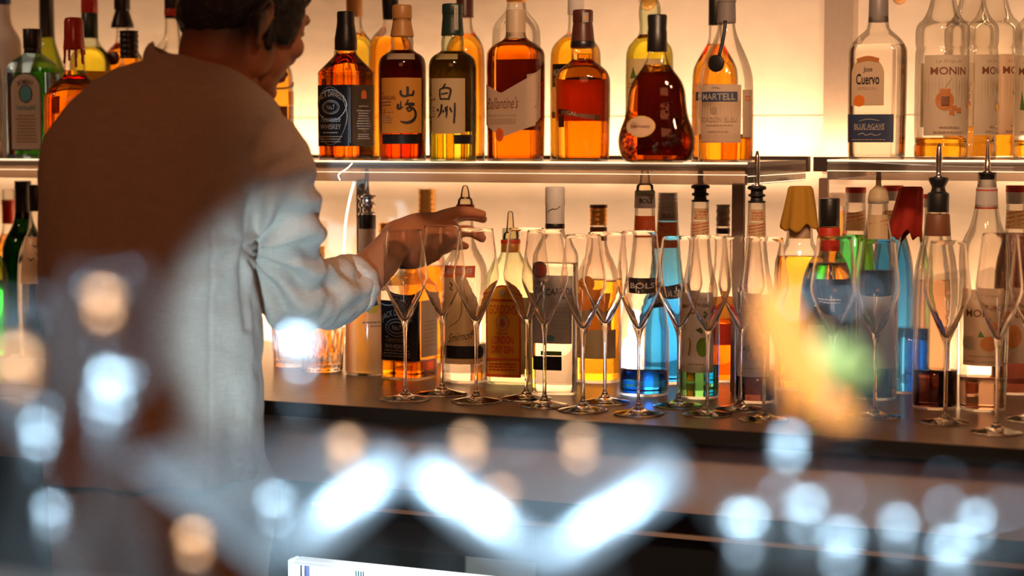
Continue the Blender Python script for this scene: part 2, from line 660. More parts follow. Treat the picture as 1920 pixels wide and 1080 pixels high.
def stock(name, label, px, base=None, Y=None, zs=0.9, prof=None, n=2.0, ratio=1.0, rel=0.0, glass=None, liquid=None,
          fill=None, caps=(), decals=(), group=None, cat='bottle', it=2, thick=5.0, extra=None, opaque=None, kref=None, backl=None, hs=1.0):
    """a bottle measured in photo pixels at its own distance: builds real-size geometry standing on height zs"""
    pr = Prof(prof, n, ratio, it)
    r0 = max(p[1] for p in prof[:3])
    if Y is None:
        p = onZ(px, base, zs)
        kk = depth(p) / F
        hd = Vector((p.x, p.y, 0)).normalized()
        p = p + hd * (r0 * kk * (ratio * 0.6 + 0.4))
    else:
        p = onY(px, Y, zs)
    k = (kref or depth(p)) / F
    hdg = math.atan2(p.x, p.y)
    rz = -hdg - math.radians(rel)
    t = thing(name, label, cat, (p.x, p.y, zs + 0.0005), rz, group)
    t.scale = (1, 1, hs)
    H = pr.P[-1][0]
    bm = bmesh.new()
    loft_rows(bm, pr.rows(0, H), k)
    g = bmput('bottle_body', bm, opaque or glass or G_CLEAR, t)
    if liquid is not None and fill:
        bm = bmesh.new()
        loft_rows(bm, pr.rows(thick, fill), k, inset=1.6)
        bmput('liquid', bm, liquid, t)
    for cp in caps:
        part, rows, mat = cp[:3]
        bm = bmesh.new()
        N = 32
        rr = [(h, r, 2.0, 1.0) for h, r in rows]
        loft_rows(bm, rr, k, N=N)
        c = bmput(part, bm, mat, t)
        m = c.modifiers.new('bevel', 'BEVEL'); m.width = 0.0006; m.segments = 2; m.limit_method = 'ANGLE'
        if len(cp) > 3:
            for (sp, rows2, mat2) in cp[3]:
                bm = bmesh.new()
                loft_rows(bm, [(h, r, 2.0, 1.0) for h, r in rows2], k, N=20)
                bmput(sp, bm, mat2, c)
    decals = list(decals)
    if backl:
        h0, h1, hw, bmt = backl
        decals.append(('back_label', 'back' if n > 2.3 else 180, [('rect', -hw, h0, hw, h1, bmt)]))
    for dc in decals:
        part, face, shapes = dc[:3]
        cap_r = dc[3] if len(dc) > 3 else None
        mats, bm = [], bmesh.new()
        for li, sh in enumerate(shapes):
            mt = shape_mat(sh)
            if mt not in mats:
                mats.append(mt)
            fs = shape2d(bm, sh, mats.index(mt), 4.0)
            for v in {v for f in fs for v in f.verts}:
                v.co.z = 0.5 + 0.22 * li
        for v in bm.verts:
            u, h, off = v.co.x, v.co.y, v.co.z
            if cap_r is not None:
                rx, nn, ra = cap_r, 2.0, 1.0
            else:
                rx, nn, ra = pr.at(h)
            ry = rx * ra
            if isinstance(face, (int, float)):
                a = math.radians(face) + u / rx
                v.co = Vector(((rx + off) * math.sin(a), -(ry + off) * math.cos(a), h))
            elif face == 'back':
                q = min(abs(u / rx), 0.9999)
                v.co = Vector((u, ry * (1 - q ** nn) ** (1 / nn) + off, h))
            elif face == 'front':
                q = min(abs(u / rx), 0.9999)
                y = ry * (1 - q ** nn) ** (1 / nn)
                x = u
                dx = 0.0
                if q > 0.8:
                    dx = math.copysign(off * (q - 0.8) * 4, u)
                v.co = Vector((x + dx, -(y + off), h))
            else:
                q = min(abs(u / ry), 0.9999)
                x = rx * (1 - q ** nn) ** (1 / nn)
                v.co = Vector((x + off, u, h))
            v.co *= k
        bmput(part, bm, mats, t, smooth=False, fixn=False)
    if extra:
        extra(t, k, pr)
    return t, k, pr


def screw(h0, h1, r, mat, part='cap', ridges=0):
    rows = [(h0, r)]
    if ridges:
        st = (h1 - h0) / (ridges * 2)
        for i in range(ridges):
            rows += [(h0 + st * (2 * i + .3), r), (h0 + st * (2 * i + .8), r - 0.9), (h0 + st * (2 * i + 1.2), r - 0.9), (h0 + st * (2 * i + 1.7), r)]
    rows.append((h1, r))
    return (part, rows, mat)


def pourer(h, r, spout_h, mat=C_BLACKP, lean=0.0):
    """free-pour spout: ribbed rubber stopper, steel collar and tapering spout"""
    rows = [(h, r), (h + 3, r * 1.05), (h + 4, r * 0.75), (h + 10, r * 0.7), (h + 12, r * 1.0), (h + 15, r * 1.0), (h + 17, r * 0.72), (h + 23, r * 0.72), (h + 25, r * 1.08), (h + 29, r * 1.1), (h + 31, r * 0.95)]
    sp = [('spout', [(h + 31, r * 0.9), (h + 34, r * 0.35), (h + 36, r * 0.33), (h + 45, r * 0.36), (spout_h - 12, r * 0.30), (spout_h, r * 0.14)], STEEL)]
    return ('pourer', rows, mat, sp)


def nozzle(h0, h1, r, mat=C_NOZZ, dome=False):
    if dome:
        rows = [(h0, r), (h0 + 6, r * 1.04), (h0 + 8, r * 1.0), (h0 + 20, r * 0.86), (h0 + 26, r * 0.5), (h0 + 30, r * 0.28), (h1, r * 0.2)]
    else:
        rows = [(h0, r), (h0 + 10, r * 0.9), (h0 + 14, r * 0.62), (h0 + 25, r * 0.5), (h1 - 3, r * 0.36), (h1, r * 0.2)]
    return ('nozzle', rows, mat)

# ================================================================== SETTING
ZC, ZL, ZR = 0.90, 1.283, 1.2865
M_WALL = pbsdf('pale_plaster', (0.76, 0.70, 0.62), 0.75, bump=0.6, bscale=22, var=0.10)
M_SIDE = pbsdf('grey_metal_panel', (0.40, 0.33, 0.28), 0.45, bump=0.1, bscale=120, var=0.08)
M_DARKTRIM = pbsdf('dark_channel', (0.05, 0.03, 0.025), 0.5)
M_COUNTER = pbsdf('dark_stained_wood_top', (0.085, 0.050, 0.034), 0.33, bump=0.35, bscale=35, var=0.35)
M_CEDGE = pbsdf('black_edge', (0.012, 0.013, 0.015), 0.4)
M_APRON = pbsdf('grey_brown_panel', (0.30, 0.22, 0.18), 0.55, bump=0.1, bscale=30, var=0.1)
M_DARK = pbsdf('dark_cabinet', (0.010, 0.012, 0.016), 0.4)
M_FLOOR = pbsdf('dark_floor', (0.03, 0.025, 0.022), 0.5)
XL, XR = -3.8, 0.7
struct(box('floor', XL, XR, -1.5, 3.5, -0.05, 0.0, M_FLOOR))
struct(box('wall_back', XL, XR, WALLY, WALLY + 0.12, 0.0, 2.7, M_WALL))
xs = onY(1546, 3.335).x; xe = onY(1600, 3.335).x
struct(box('wall_pilaster', xs, xe, 3.322, WALLY, ZR - 0.03, 2.7, M_SIDE))
# a thin joint in the wall cladding
zj = CAMZ + (262 - 219) / F * 3.5
struct(box('trim_1', XL, XR, WALLY - 0.0015, WALLY + 0.001, zj, zj + 0.0015, pbsdf('joint', (0.45, 0.36, 0.28), 0.7)))
xe_l = onY(1402, 2.84).x
xs_r = onY(1556, 3.0).x

# channels hiding the LED strips
lc = box('led_channel', XL + 0.3, xs - 0.002, 3.225, 3.245, 1.262, 1.289, M_DARKTRIM)
tag(lc, 'dark metal channel along the wall behind the long upper shelf', 'light channel')
lc = box('led_channel', xe - 0.05, XR, 3.245, 3.257, 1.262, 1.288, M_DARKTRIM)
tag(lc, 'dark metal channel behind the right-hand shelf with syrup bottles', 'light channel')


def acrylic(name, tint, haze, hcol):
    m = bpy.data.materials.new(name)
    m.use_nodes = True
    nt = m.node_tree
    nt.nodes.remove(nt.nodes['Principled BSDF'])
    tr = nt.nodes.new('ShaderNodeBsdfTransparent'); tr.inputs[0].default_value = (*tint, 1)
    df = nt.nodes.new('ShaderNodeBsdfDiffuse'); df.inputs[0].default_value = (*hcol, 1)
    tl = nt.nodes.new('ShaderNodeBsdfTranslucent'); tl.inputs[0].default_value = (*hcol, 1)
    gl = nt.nodes.new('ShaderNodeBsdfGlossy'); gl.inputs['Roughness'].default_value = 0.12
    fr = nt.nodes.new('ShaderNodeFresnel'); fr.inputs[0].default_value = 1.49
    a = nt.nodes.new('ShaderNodeMixShader'); a.inputs[0].default_value = 0.5
    nt.links.new(df.outputs[0], a.inputs[1]); nt.links.new(tl.outputs[0], a.inputs[2])
    b = nt.nodes.new('ShaderNodeMixShader'); b.inputs[0].default_value = haze
    nt.links.new(tr.outputs[0], b.inputs[1]); nt.links.new(a.outputs[0], b.inputs[2])
    c = nt.nodes.new('ShaderNodeMixShader')
    nt.links.new(fr.outputs[0], c.inputs[0]); nt.links.new(b.outputs[0], c.inputs[1]); nt.links.new(gl.outputs[0], c.inputs[2])
    nt.links.new(c.outputs[0], nt.nodes['Material Output'].inputs[0])
    return m


M_ACR = acrylic('clear_acrylic', (0.86, 0.80, 0.74), 0.55, (0.85, 0.80, 0.74))
M_ACRF = acrylic('satin_acrylic', (0.80, 0.70, 0.62), 0.45, (0.62, 0.54, 0.48))
M_EDGE = glow('lit_acrylic_edge', (1.0, 0.72, 0.46), 1.5)  # light carried to the acrylic edges, put in as emission
M_REFLECT = glow('strip_reflection', (1.0, 0.80, 0.55), 2.6)  # strip reflections on the acrylic, put in as emission


def shelf_unit(x0, x1, y0, y1, zt, th, label, group=None):
    t = thing('acrylic_shelf', label, 'shelf', ((x0 + x1) / 2, (y0 + y1) / 2, zt - th), 0, group)
    cx, cy = (x0 + x1) / 2, (y0 + y1) / 2
    hx, hy = (x1 - x0) / 2, (y1 - y0) / 2
    box('shelf_slab', -hx, hx, -hy, hy, th - 0.008, th, M_ACR, t, 0.001)
    box('front_panel', -hx, hx, -hy, -hy + 0.006, 0.0, th - 0.0085, M_ACRF, t)
    box('side_panel', hx - 0.006, hx, -hy + 0.0065, hy, 0.0, th - 0.0085, M_ACRF, t)
    box('side_panel', -hx, -hx + 0.006, -hy + 0.0065, hy, 0.0, th - 0.0085, M_ACRF, t)
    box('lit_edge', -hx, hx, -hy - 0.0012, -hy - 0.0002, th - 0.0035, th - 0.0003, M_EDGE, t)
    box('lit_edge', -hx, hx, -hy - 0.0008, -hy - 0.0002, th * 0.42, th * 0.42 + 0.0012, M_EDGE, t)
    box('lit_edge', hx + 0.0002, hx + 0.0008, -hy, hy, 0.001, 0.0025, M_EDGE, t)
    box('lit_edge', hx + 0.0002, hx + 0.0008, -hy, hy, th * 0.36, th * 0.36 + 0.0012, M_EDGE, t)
    return t


shelf_unit(XL + 0.4, xe_l, 2.84, 3.20, ZL, 0.036, 'long clear acrylic shelf with lit edges carrying the whisky and cognac bottles', 'clear shelves')
shelf_unit(xs_r, XR - 0.1, 2.985, 3.24, ZR, 0.033, 'shorter clear acrylic shelf on the right carrying the white-labelled syrup bottles', 'clear shelves')


def support(px0, px1, y, zt, label, mat):
    a = onY(px0, y).x; b = onY(px1, y).x
    o = box('shelf_support', a, b, y, y + 0.012, ZC + 0.0005, zt - 0.0005, mat, bev=0.001)
    return tag(o, label, 'shelf support', 'upright shelf supports')


M_POST = pbsdf('brown_metal_post', (0.30, 0.20, 0.15), 0.4, 0.3)
support(667, 686, 3.02, ZL - 0.036, 'grey-brown upright under the shelf beside the first bottle with a metal spout', M_SIDE)
support(1373, 1395, 2.96, ZL - 0.036, 'grey-brown upright under the shelf end behind the two spouted bottles', M_SIDE)
support(1536, 1553, 3.18, ZR - 0.034, 'brown post between the long shelf and the short one on the right', M_POST)

# LED reflections on the long shelf's acrylic, put in as thin glowing tubes
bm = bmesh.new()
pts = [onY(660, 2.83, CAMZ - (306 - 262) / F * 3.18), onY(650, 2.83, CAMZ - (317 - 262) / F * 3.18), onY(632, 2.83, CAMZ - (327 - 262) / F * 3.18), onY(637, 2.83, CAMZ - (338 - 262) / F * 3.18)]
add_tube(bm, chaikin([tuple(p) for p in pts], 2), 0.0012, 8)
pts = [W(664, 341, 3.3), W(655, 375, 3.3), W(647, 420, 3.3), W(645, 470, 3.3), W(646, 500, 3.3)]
o = bmput('strip_reflection', bm, M_REFLECT)
tag(o, 'zigzag LED reflection put in as a glowing line across the front of the long shelf', 'reflection line')
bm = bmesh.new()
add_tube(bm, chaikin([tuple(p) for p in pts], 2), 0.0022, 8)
o = bmput('strip_reflection', bm, M_REFLECT)
tag(o, 'curved LED reflection put in as a glowing line below the long shelf', 'reflection line')
for q, (yy0, yy1, lab) in enumerate([(300, 312, 'upper reflection drawn as a glowing line sagging along the front of the right-hand shelf'), (336, 318, 'lower reflection drawn as a glowing line rising along the front of the right-hand shelf')]):  # LED reflections on the right shelf front, put in as emissive lines
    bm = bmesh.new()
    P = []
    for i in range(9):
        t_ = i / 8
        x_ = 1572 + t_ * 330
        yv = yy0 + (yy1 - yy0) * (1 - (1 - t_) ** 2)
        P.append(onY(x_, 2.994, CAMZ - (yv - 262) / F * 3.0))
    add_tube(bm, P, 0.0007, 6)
    tag(bmput('strip_reflection', bm, glow('thin_reflection', (1.0, .8, .6), 1.2)), lab, 'reflection line')

# round wall pegs at the top of the picture
for px, py, r, lab in [(1172, -8, 17, 'round brass wall peg above the green-necked bottle'), (1705, -2, 13, 'round brass wall peg above the right-hand shelf')]:
    p = W(px, py, 3.4); k = 3.4 / F
    bm = bmesh.new()
    lathe(bm, [(0, 0), (r * k, 0), (r * k, 0.008), (r * k * .8, 0.012), (0, 0.012)], 24)
    o = bmput('wall_peg', bm, C_TANCAP)
    o.location = (p.x, WALLY, p.z); o.rotation_euler = (math.pi / 2, 0, 0)
    tag(o, lab, 'wall peg')

# back counter
CY = 2.575
t = thing('back_counter', 'long dark back counter with black front edge and grey-brown panel below', 'counter', (-1.6, 2.95, 0))
def cbox(n, y0, y1, z0, z1, m, x0=XL + 0.02, x1=XR - 0.02, bev=0.0):
    return box(n, x0 + 1.6, x1 + 1.6, y0 - 2.95, y1 - 2.95, z0, z1, m, t, bev)
cbox('counter_top', CY + 0.0005, WALLY - 0.002, ZC - 0.021, ZC, M_COUNTER)
cbox('front_edge', CY - 0.003, CY, ZC - 0.023, ZC - 0.0005, M_CEDGE)
cbox('apron_panel', CY + 0.025, CY + 0.05, 0.768, ZC - 0.0215, M_APRON)
cbox('cabinet_body', CY + 0.07, WALLY - 0.01, 0.08, 0.766, M_DARK, x0=-1.11)
cbox('cabinet_body', CY + 0.07, WALLY - 0.01, 0.08, 0.766, M_DARK, x1=-1.56)
cbox('cabinet_body', CY + 0.07, WALLY - 0.01, 0.66, 0.766, M_DARK, x0=-1.5595, x1=-1.1105)
cbox('plinth', CY + 0.12, WALLY - 0.01, 0.0, 0.079, M_CEDGE)
cbox('rail', CY + 0.055, CY + 0.069, 0.722, 0.728, M_APRON, x0=-1.5)

# lit glass-door cooler under the counter
fx0 = onY(528, 2.60).x; fz1 = 0.636
t = thing('undercounter_cooler', 'white lit cooler with rounded frame under the counter beside the bartender', 'cooler', (fx0 + 0.20, 2.72, 0.08))
M_LIT = glow('lit_liner', (0.82, 0.95, 1.0), 2.2)
M_WFR = pbsdf('white_frame', (0.8, 0.85, 0.9), 0.3)
hz = fz1 - 0.08
box('liner', -0.19, 0.19, -0.085, -0.075, 0.01, hz - 0.012, M_LIT, t)
bmh = bmesh.new()
add_box(bmh, (-0.196, -0.1, hz / 2), (0.008, 0.03, hz), 0.002)
add_box(bmh, (0.196, -0.1, hz / 2), (0.008, 0.03, hz), 0.002)
add_box(bmh, (0, -0.1, hz - 0.004), (0.384, 0.03, 0.008), 0.002)
add_box(bmh, (0, -0.1, 0.004), (0.384, 0.03, 0.008), 0.002)
bmput('door_frame', bmh, glow('lit_frame', (0.80, 0.93, 1.0), 1.3), t, smooth=False)
box('divider', -0.178, -0.175, -0.098, -0.086, 0.01, hz - 0.01, pbsdf('blue_seal', (0.1, 0.15, 0.5), 0.4), t)
for i in range(4):
    box('vent_slot', -0.09 + i * 0.0045, -0.088 + i * 0.0045, -0.0862, -0.0852, hz - 0.026 - 0.004 * math.sin(i), hz - 0.014, pbsdf('slot', (0.1, 0.25, 0.32), 0.5), t)

# ================================================================== UPPER SHELF BOTTLES
UP = 'spirit bottles on the long upper shelf'
BACK = 3.105


def cuts(*p):
    return list(p)


# frosted white bottle at the far left
stock('spirit_bottle', 'frosted white bottle with blue cap, cut off at the left edge of the shelf', 8, Y=3.05, zs=ZL,
      prof=[(0, 34), (3, 36), (205, 36), (222, 33), (238, 22), (250, 17), (275, 16), (300, 16)], opaque=G_FROST,
      caps=[screw(283, 325, 17.5, C_BLUE)], group=UP)
stock('spirit_bottle', 'clear bottle in front of the frosted bottle at the very left edge', -16, Y=2.93, zs=ZL,
      prof=[(0, 19), (3, 21), (165, 21), (185, 12), (220, 9), (240, 9)], liquid=L_WATER, fill=150, caps=[screw(215, 243, 10, C_BLACK)],
      decals=[('label', 0, [('rect', -18, 30, 20, 160, P_CREAM)])], group=UP)
# turquoise gin
stock('gin_bottle', 'square turquoise glass bottle with arched label and black cap', 65, base=297, zs=ZL,
      prof=[(0, 43), (3, 45), (150, 45), (160, 45), (178, 38), (190, 20, 2.5), (198, 15, 2), (205, 15, 2), (236, 15, 2)], n=6, ratio=.8, rel=22,
      glass=G_TEAL, liquid=L_WATER, fill=158,
      caps=[screw(204, 240, 17, C_BLACK), ('cap_band', [(195, 15.5), (204, 16)], C_BLACK)],
      decals=[('label', 'front', [('arch', -31, 14, 30, 158, P_INK), ('arch', -29.5, 15.5, 28.5, 156.5, P_CREAM), ('arch', -27, 18, 26, 154, P_SILV), ('arch', -25.5, 19.5, 24.5, 152.5, P_CREAM),
                                  ('text', 'BOMBAY', 0, 141, 30, 9, P_INK, {'arc': 4, 'bold': .02}), ('ell', 0, 119, 11, 15, P_TEALP), ('ring', 0, 119, 13, 17, 1.5, P_INK),
                                  ('text', 'SAPPHIRE', 0, 92, 38, 8, P_TEALP, {'arc': -3}), ('lines', -20, 28, 20, 82, 9, P_FAINT)]),
              ('side_label', 'side', [('rect', -18, 60, 14, 118, P_LEAF), ('ell', -4, 108, 8, 8, P_YELLOW)])], group=UP)
stock('wine_bottle', 'dark green slender bottle with black foil neck behind the turquoise bottle', 92, Y=BACK, zs=ZL,
      prof=[(0, 34), (3, 36), (130, 36), (160, 33), (190, 22), (215, 14), (240, 13), (330, 13)], glass=G_BROWNGR, liquid=L_DGREEN, fill=165,
      caps=[('foil', [(222, 14.5), (228, 14), (296, 13.4), (298, 14.2), (300, 13.4), (332, 13.2)], C_BLACK)], group=UP)


def wax(t, k, pr):
    bm = bmesh.new()
    for i in range(9):
        a = i * 2 * math.pi / 9 + 0.2
        L = [18, 30, 12, 26, 34, 16, 28, 14, 24][i]
        P = []
        for s in range(6):
            h = 208 - L * s / 5
            r = pr.at(h)[0] + 0.6
            P.append((math.sin(a) * r * k, -math.cos(a) * r * k, h * k))
        add_limb(bm, P, [2.8 * k, 2.6 * k, 2.2 * k, 1.9 * k, 2.0 * k, 2.4 * k], 8, 2)
    bmput('wax_drip', bm, C_WAX, t)


stock('whisky_bottle', 'amber bottle with neck dipped in dripping red wax beside the bartender', 143, base=299, zs=ZL,
      prof=[(0, 55), (3, 57), (100, 58), (120, 56), (138, 44), (150, 26), (158, 20), (180, 19), (205, 17), (258, 17)], ratio=0.75, n=2.6,
      liquid=L_RED, fill=165, caps=[('wax_cap', [(203, 19.5), (206, 20.5), (225, 18.5), (255, 18), (261, 16), (263, 12)], C_WAX)], extra=wax, group=UP)
stock('whisky_bottle', 'green-necked bottle of pale yellow spirit behind the red-wax bottle', 172, Y=3.045, zs=ZL,
      prof=[(0, 37), (3, 39), (170, 39), (190, 36), (204, 24), (214, 16), (235, 14), (330, 14)], glass=G_LIGHTGREEN, liquid=L_YELLOW, fill=205,
      caps=[('foil', [(222, 15.5), (268, 15)], C_DGREEN), ('foil', [(268, 15.6), (306, 15.2), (330, 15)], C_WAX)],
      decals=[('label', 20, [('rect', -30, 80, 34, 160, P_YELLOW), ('lines', 0, 134, 30, 146, 2, P_INK)])], group=UP)


def seal(t, k, pr):
    bm = bmesh.new()
    a = math.radians(-30)
    r = pr.at(183)[0] + 2
    lathe(bm, [(0, -2 * k), (13 * k, -2 * k), (13 * k, 1.5 * k), (10 * k, 3 * k), (0, 3 * k)], 20)
    M = Matrix.Translation((math.sin(a) * r * k * .9, -math.cos(a) * r * k * .9, 183 * k)) @ Matrix.Rotation(a, 4, 'Z') @ Matrix.Rotation(math.pi / 2, 4, 'X')
    bm.transform(M)
    bmput('medallion', bm, C_BROWN, t)


stock('cognac_bottle', 'rounded amber bottle with dark round seal and tall black stopper', 233, Y=BACK, zs=ZL,
      prof=[(0, 44), (3, 46), (165, 42), (185, 38), (200, 26), (212, 14), (220, 12), (240, 11), (285, 11)], liquid=L_ORANGE, fill=212,
      caps=[('cap', [(240, 21), (246, 21), (268, 14), (272, 13), (274, 15), (330, 14.5)], C_BLACK)], extra=seal, group=UP)
stock('whisky_bottle', 'amber bottle with black ribbed cap just above the bartender\'s shoulder', 245, Y=2.94, zs=ZL,
      prof=[(0, 43), (3, 45), (130, 45), (150, 40), (165, 26), (175, 16), (190, 14.5), (236, 14.5)], liquid=L_AMBER, fill=150,
      caps=[screw(186, 237, 17.5, C_BLACK, ridges=5)], group=UP)
stock('vermouth_bottle', 'clear bottle with black and red neck band beside the bartender\'s hair', 326, Y=BACK, zs=ZL,
      prof=[(0, 42), (3, 44), (170, 44), (195, 40), (212, 24), (225, 15), (240, 13), (330, 13)], liquid=L_WATER, fill=150,
      caps=[('foil', [(258, 14), (332, 14)], C_BLACK), ('neck_band', [(262, 14.6), (276, 14.6)], C_RED)], group=UP)
stock('whisky_bottle', 'square amber bottle with brown label, half hidden behind the bartender\'s chin', 518, Y=BACK, zs=ZL,
      prof=[(0, 29), (3, 31), (140, 31), (165, 29), (185, 16), (195, 11), (235, 11)], n=5, ratio=.9, liquid=L_ORANGE, fill=170, rel=10,
      caps=[screw(225, 260, 13, C_BROWN)],
      decals=[('label', 'side', [('rect', -24, 34, 24, 96, P_BROWN), ('rect', -24, 98, 24, 124, P_ORANGE)]), ('front_label', 'front', [('rect', -26, 60, 26, 96, P_BROWN)])], group=UP)
stock('miniature_bottle', 'small bottle with red-rimmed white cap behind the bartender\'s shoulder', 536, Y=2.92, zs=ZL,
      prof=[(0, 12), (2, 13), (30, 13), (42, 9), (62, 9)], liquid=L_AMBER, fill=30,
      caps=[('cap', [(40, 13), (60, 13)], C_WHITE), ('cap_band', [(60, 13.6), (68, 13.2)], C_RED)], group=UP)

# square Tennessee bottle
JD = [(0, 39), (3, 41), (158, 41, 7), (163, 41.5, 7), (166, 40, 6), (184, 27, 4), (196, 20, 2.2), (205, 19, 2), (225, 20, 2), (245, 17, 2), (272, 15, 2)]
stock('whiskey_bottle', 'square amber bottle with black label and black capsule, next to the bartender\'s face', 650, base=301, zs=ZL,
      prof=JD, n=7, rel=43, liquid=L_RED, fill=202, backl=(30, 139, 36, P_BLACK),
      caps=[('capsule', [(204, 20.5), (208, 21.2), (225, 21), (245, 17.8), (255, 16.4), (274, 16.2), (276, 15)], C_BLACK)],
      decals=[('label', 'front', [('rect', -40, 26, 40, 139, P_BLACK), ('ring', 0, 102, 37, 29, 1.2, P_SILV), ('text', "JACK DANIEL'S", 0, 122, 66, 15, P_PEACH, {'arc': 11, 'bold': .02}),
                                  ('ring', 0, 98, 22, 13, 1.5, P_GREY), ('ring', 0, 98, 18, 10, .8, P_GREY), ('text', 'No.7', 0, 98, 20, 9, P_GREY, {'bold': .03}), ('text', 'Tennessee', 0, 76, 50, 11, P_GREY, {'shear': .35}),
                                  ('text', 'WHISKEY', 0, 62, 52, 9, P_PEACH), ('lines', -24, 48, 24, 54, 1, P_FAINT), ('lines', -33, 32, 33, 46, 3, P_FAINT),
                                  ('ring', 0, 82, 38, 54, .8, P_FAINT)]),
              ('side_label', 'side', [('rect', -39, 26, 36, 139, P_BLACK), ('stroke', [(-33, 32, .8), (-33.5, 80, .9), (-33, 134, .8)], P_GREY), ('arch', -4, 114, 10, 130, P_REDOR), ('lines', -14, 98, 18, 102, 1, P_PEACH),
                                      ('lines', -17, 56, 20, 94, 8, P_PEACH), ('lines', -17, 38, 20, 50, 3, P_PEACH)])], group=UP)
stock('whisky_bottle', 'tall golden bottle with tan cap behind the square black-label bottle', 666, Y=3.14, zs=ZL,
      prof=[(0, 38), (3, 40), (190, 40), (212, 37), (232, 20), (243, 14), (262, 13), (300, 13)], liquid=L_YELLOW, fill=232,
      caps=[screw(262, 330, 15.5, C_TANCAP)], group=UP)
stock('whisky_bottle', 'orange bottle with black stopper between two black-capped bottles', 733, Y=3.055, zs=ZL,
      prof=[(0, 40), (3, 42), (200, 42), (225, 36), (243, 18), (252, 13), (262, 12), (300, 12)], liquid=L_ORANGE, fill=226,
      caps=[('capsule', [(258, 14), (330, 17)], C_BLACK)], group=UP)

JP = [(0, 42), (3, 44.5), (168, 45), (185, 44), (196, 38), (203, 25), (206, 22), (210, 20.5), (218, 21.5), (230, 20.5), (240, 18), (268, 17)]
YAMA = [('rect', -44, 52, 42, 154, P_ORANGE),
        ('stroke', [(11, 138, 5), (11.5, 128, 5), (11, 121, 5)], P_INK), ('stroke', [(-1, 131, 4), (-2, 124, 4.5), (3, 119.5, 4.5), (12, 121, 4), (20, 123, 3)], P_INK), ('stroke', [(22, 131, 3), (22.5, 126, 5), (20, 120, 3)], P_INK),
        ('stroke', [(-6, 106, 4), (-7, 99, 5), (-4, 96, 4), (3, 101, 2)], P_INK), ('stroke', [(-1, 111, 2), (-1.5, 104, 3), (-2, 98, 3)], P_INK),
        ('stroke', [(12, 114, 3), (10, 108, 4), (6, 104, 2)], P_INK), ('stroke', [(7, 104, 2), (14, 107, 4), (24, 105, 5)], P_INK), ('stroke', [(8, 98, 3), (15, 100, 3.5), (20, 97, 3), (13, 92, 3), (10, 96, 2)], P_INK),
        ('stroke', [(10, 108, 3), (17, 101, 3), (25, 95, 3.5), (27, 84, 5), (20, 74, 5), (8, 71, 4.5), (-2, 74, 1.5)], P_INK),
        ('text', 'THE', -38, 126, 7, 4, P_BROWN), ('text', 'YAMAZAKI', -26, 118, 31, 6.5, P_BROWN), ('lines', -42, 103, -16, 114, 2, P_FAINT), ('text', '12', -34, 93, 8, 8, P_BROWN), ('lines', -27, 91, -12, 94, 1, P_FAINT), ('lines', -42, 72, -14, 87, 4, P_FAINT)]
stock('whisky_bottle', 'dark whisky bottle with orange label bearing two black brush characters and tan capsule', 755, base=303, zs=ZL,
      prof=JP, liquid=L_DARK, fill=206, glass=G_CLEAR, rel=2, backl=(52, 190, 56, P_BROWN),
      caps=[('capsule', [(231, 22), (234, 22), (258, 17.5), (264, 17), (265, 18.5), (287, 18.5), (290, 17)], C_TANCAP)],
      decals=[('label', 0, YAMA), ('shoulder_label', 0, [('rect', -30, 188, 26, 199, P_PEACH)]), ('lower_band', 0, [('rect', -42, 32, 36, 50, P_BLACK)])], group=UP)
HAKU = [('rect', -44, 52, 27, 154, P_TAN),
        ('stroke', [(-10, 144, 3), (-13, 139, 4), (-16, 136, 2)], P_INK), ('stroke', [(-21, 134, 3), (-21.5, 125, 3.5), (-20, 115, 3)], P_INK), ('stroke', [(-21, 134, 2.5), (-10, 137, 3), (0, 135, 4.5), (-1, 125, 4), (-5, 114, 4)], P_INK), ('stroke', [(-18, 125, 2.5), (-5, 127, 2.5)], P_INK), ('stroke', [(-20, 116, 2.5), (-5, 116, 2.5)], P_INK),
        ('stroke', [(-17, 106, 3.5), (-18, 93, 4), (-25, 82, 1.5)], P_INK), ('stroke', [(-26, 98, 4), (-23, 94, 2)], P_INK), ('stroke', [(-10, 101, 3), (-9, 93, 2)], P_INK), ('stroke', [(-7, 103, 3), (-7, 92, 3.5), (-8, 82, 2)], P_INK), ('stroke', [(-2, 101, 2), (0, 96, 3.5), (2, 92, 2)], P_INK),
        ('stroke', [(7, 109, 3), (7, 92, 4), (5.5, 72, 3.5)], P_INK), ('stroke', [(-14, 96, 2), (-13, 92, 4)], P_INK),
        ('lines', -42, 114, -28, 122, 1, P_FAINT), ('lines', -42, 84, -28, 106, 4, P_FAINT)]
stock('whisky_bottle', 'green-tinted whisky bottle with tan label bearing two black brush characters', 849, base=304, zs=ZL,
      prof=JP, liquid=L_GREENY, fill=205, glass=G_LIGHTGREEN, rel=4, backl=(56, 188, 52, P_BROWN),
      caps=[('capsule', [(234, 21.5), (240, 21), (265, 19), (274, 18.5), (275, 19.5), (291, 19.5), (293, 18)], C_DGREEN)],
      decals=[('label', 0, HAKU), ('shoulder_label', 0, [('rect', -32, 189, 12, 199, P_TAN)]), ('lower_band', 20, [('rect', -10, 33, 34, 50, P_BLACK)]),
              ('tax_strip', 24, [('rect', -4, 240, 4, 290, P_WHITE), ('lines', -3, 244, 3, 285, 8, P_FAINT)], 20.2)], group=UP)
stock('whisky_bottle', 'orange bottle with brown cap behind the green-tinted brush-character bottle', 872, Y=BACK, zs=ZL,
      prof=[(0, 36), (3, 38), (190, 38), (215, 33), (235, 18), (245, 14), (262, 13), (300, 13)], liquid=L_ORANGE, fill=232,
      caps=[('capsule', [(262, 17), (268, 16), (330, 16)], C_BROWN)], group=UP)

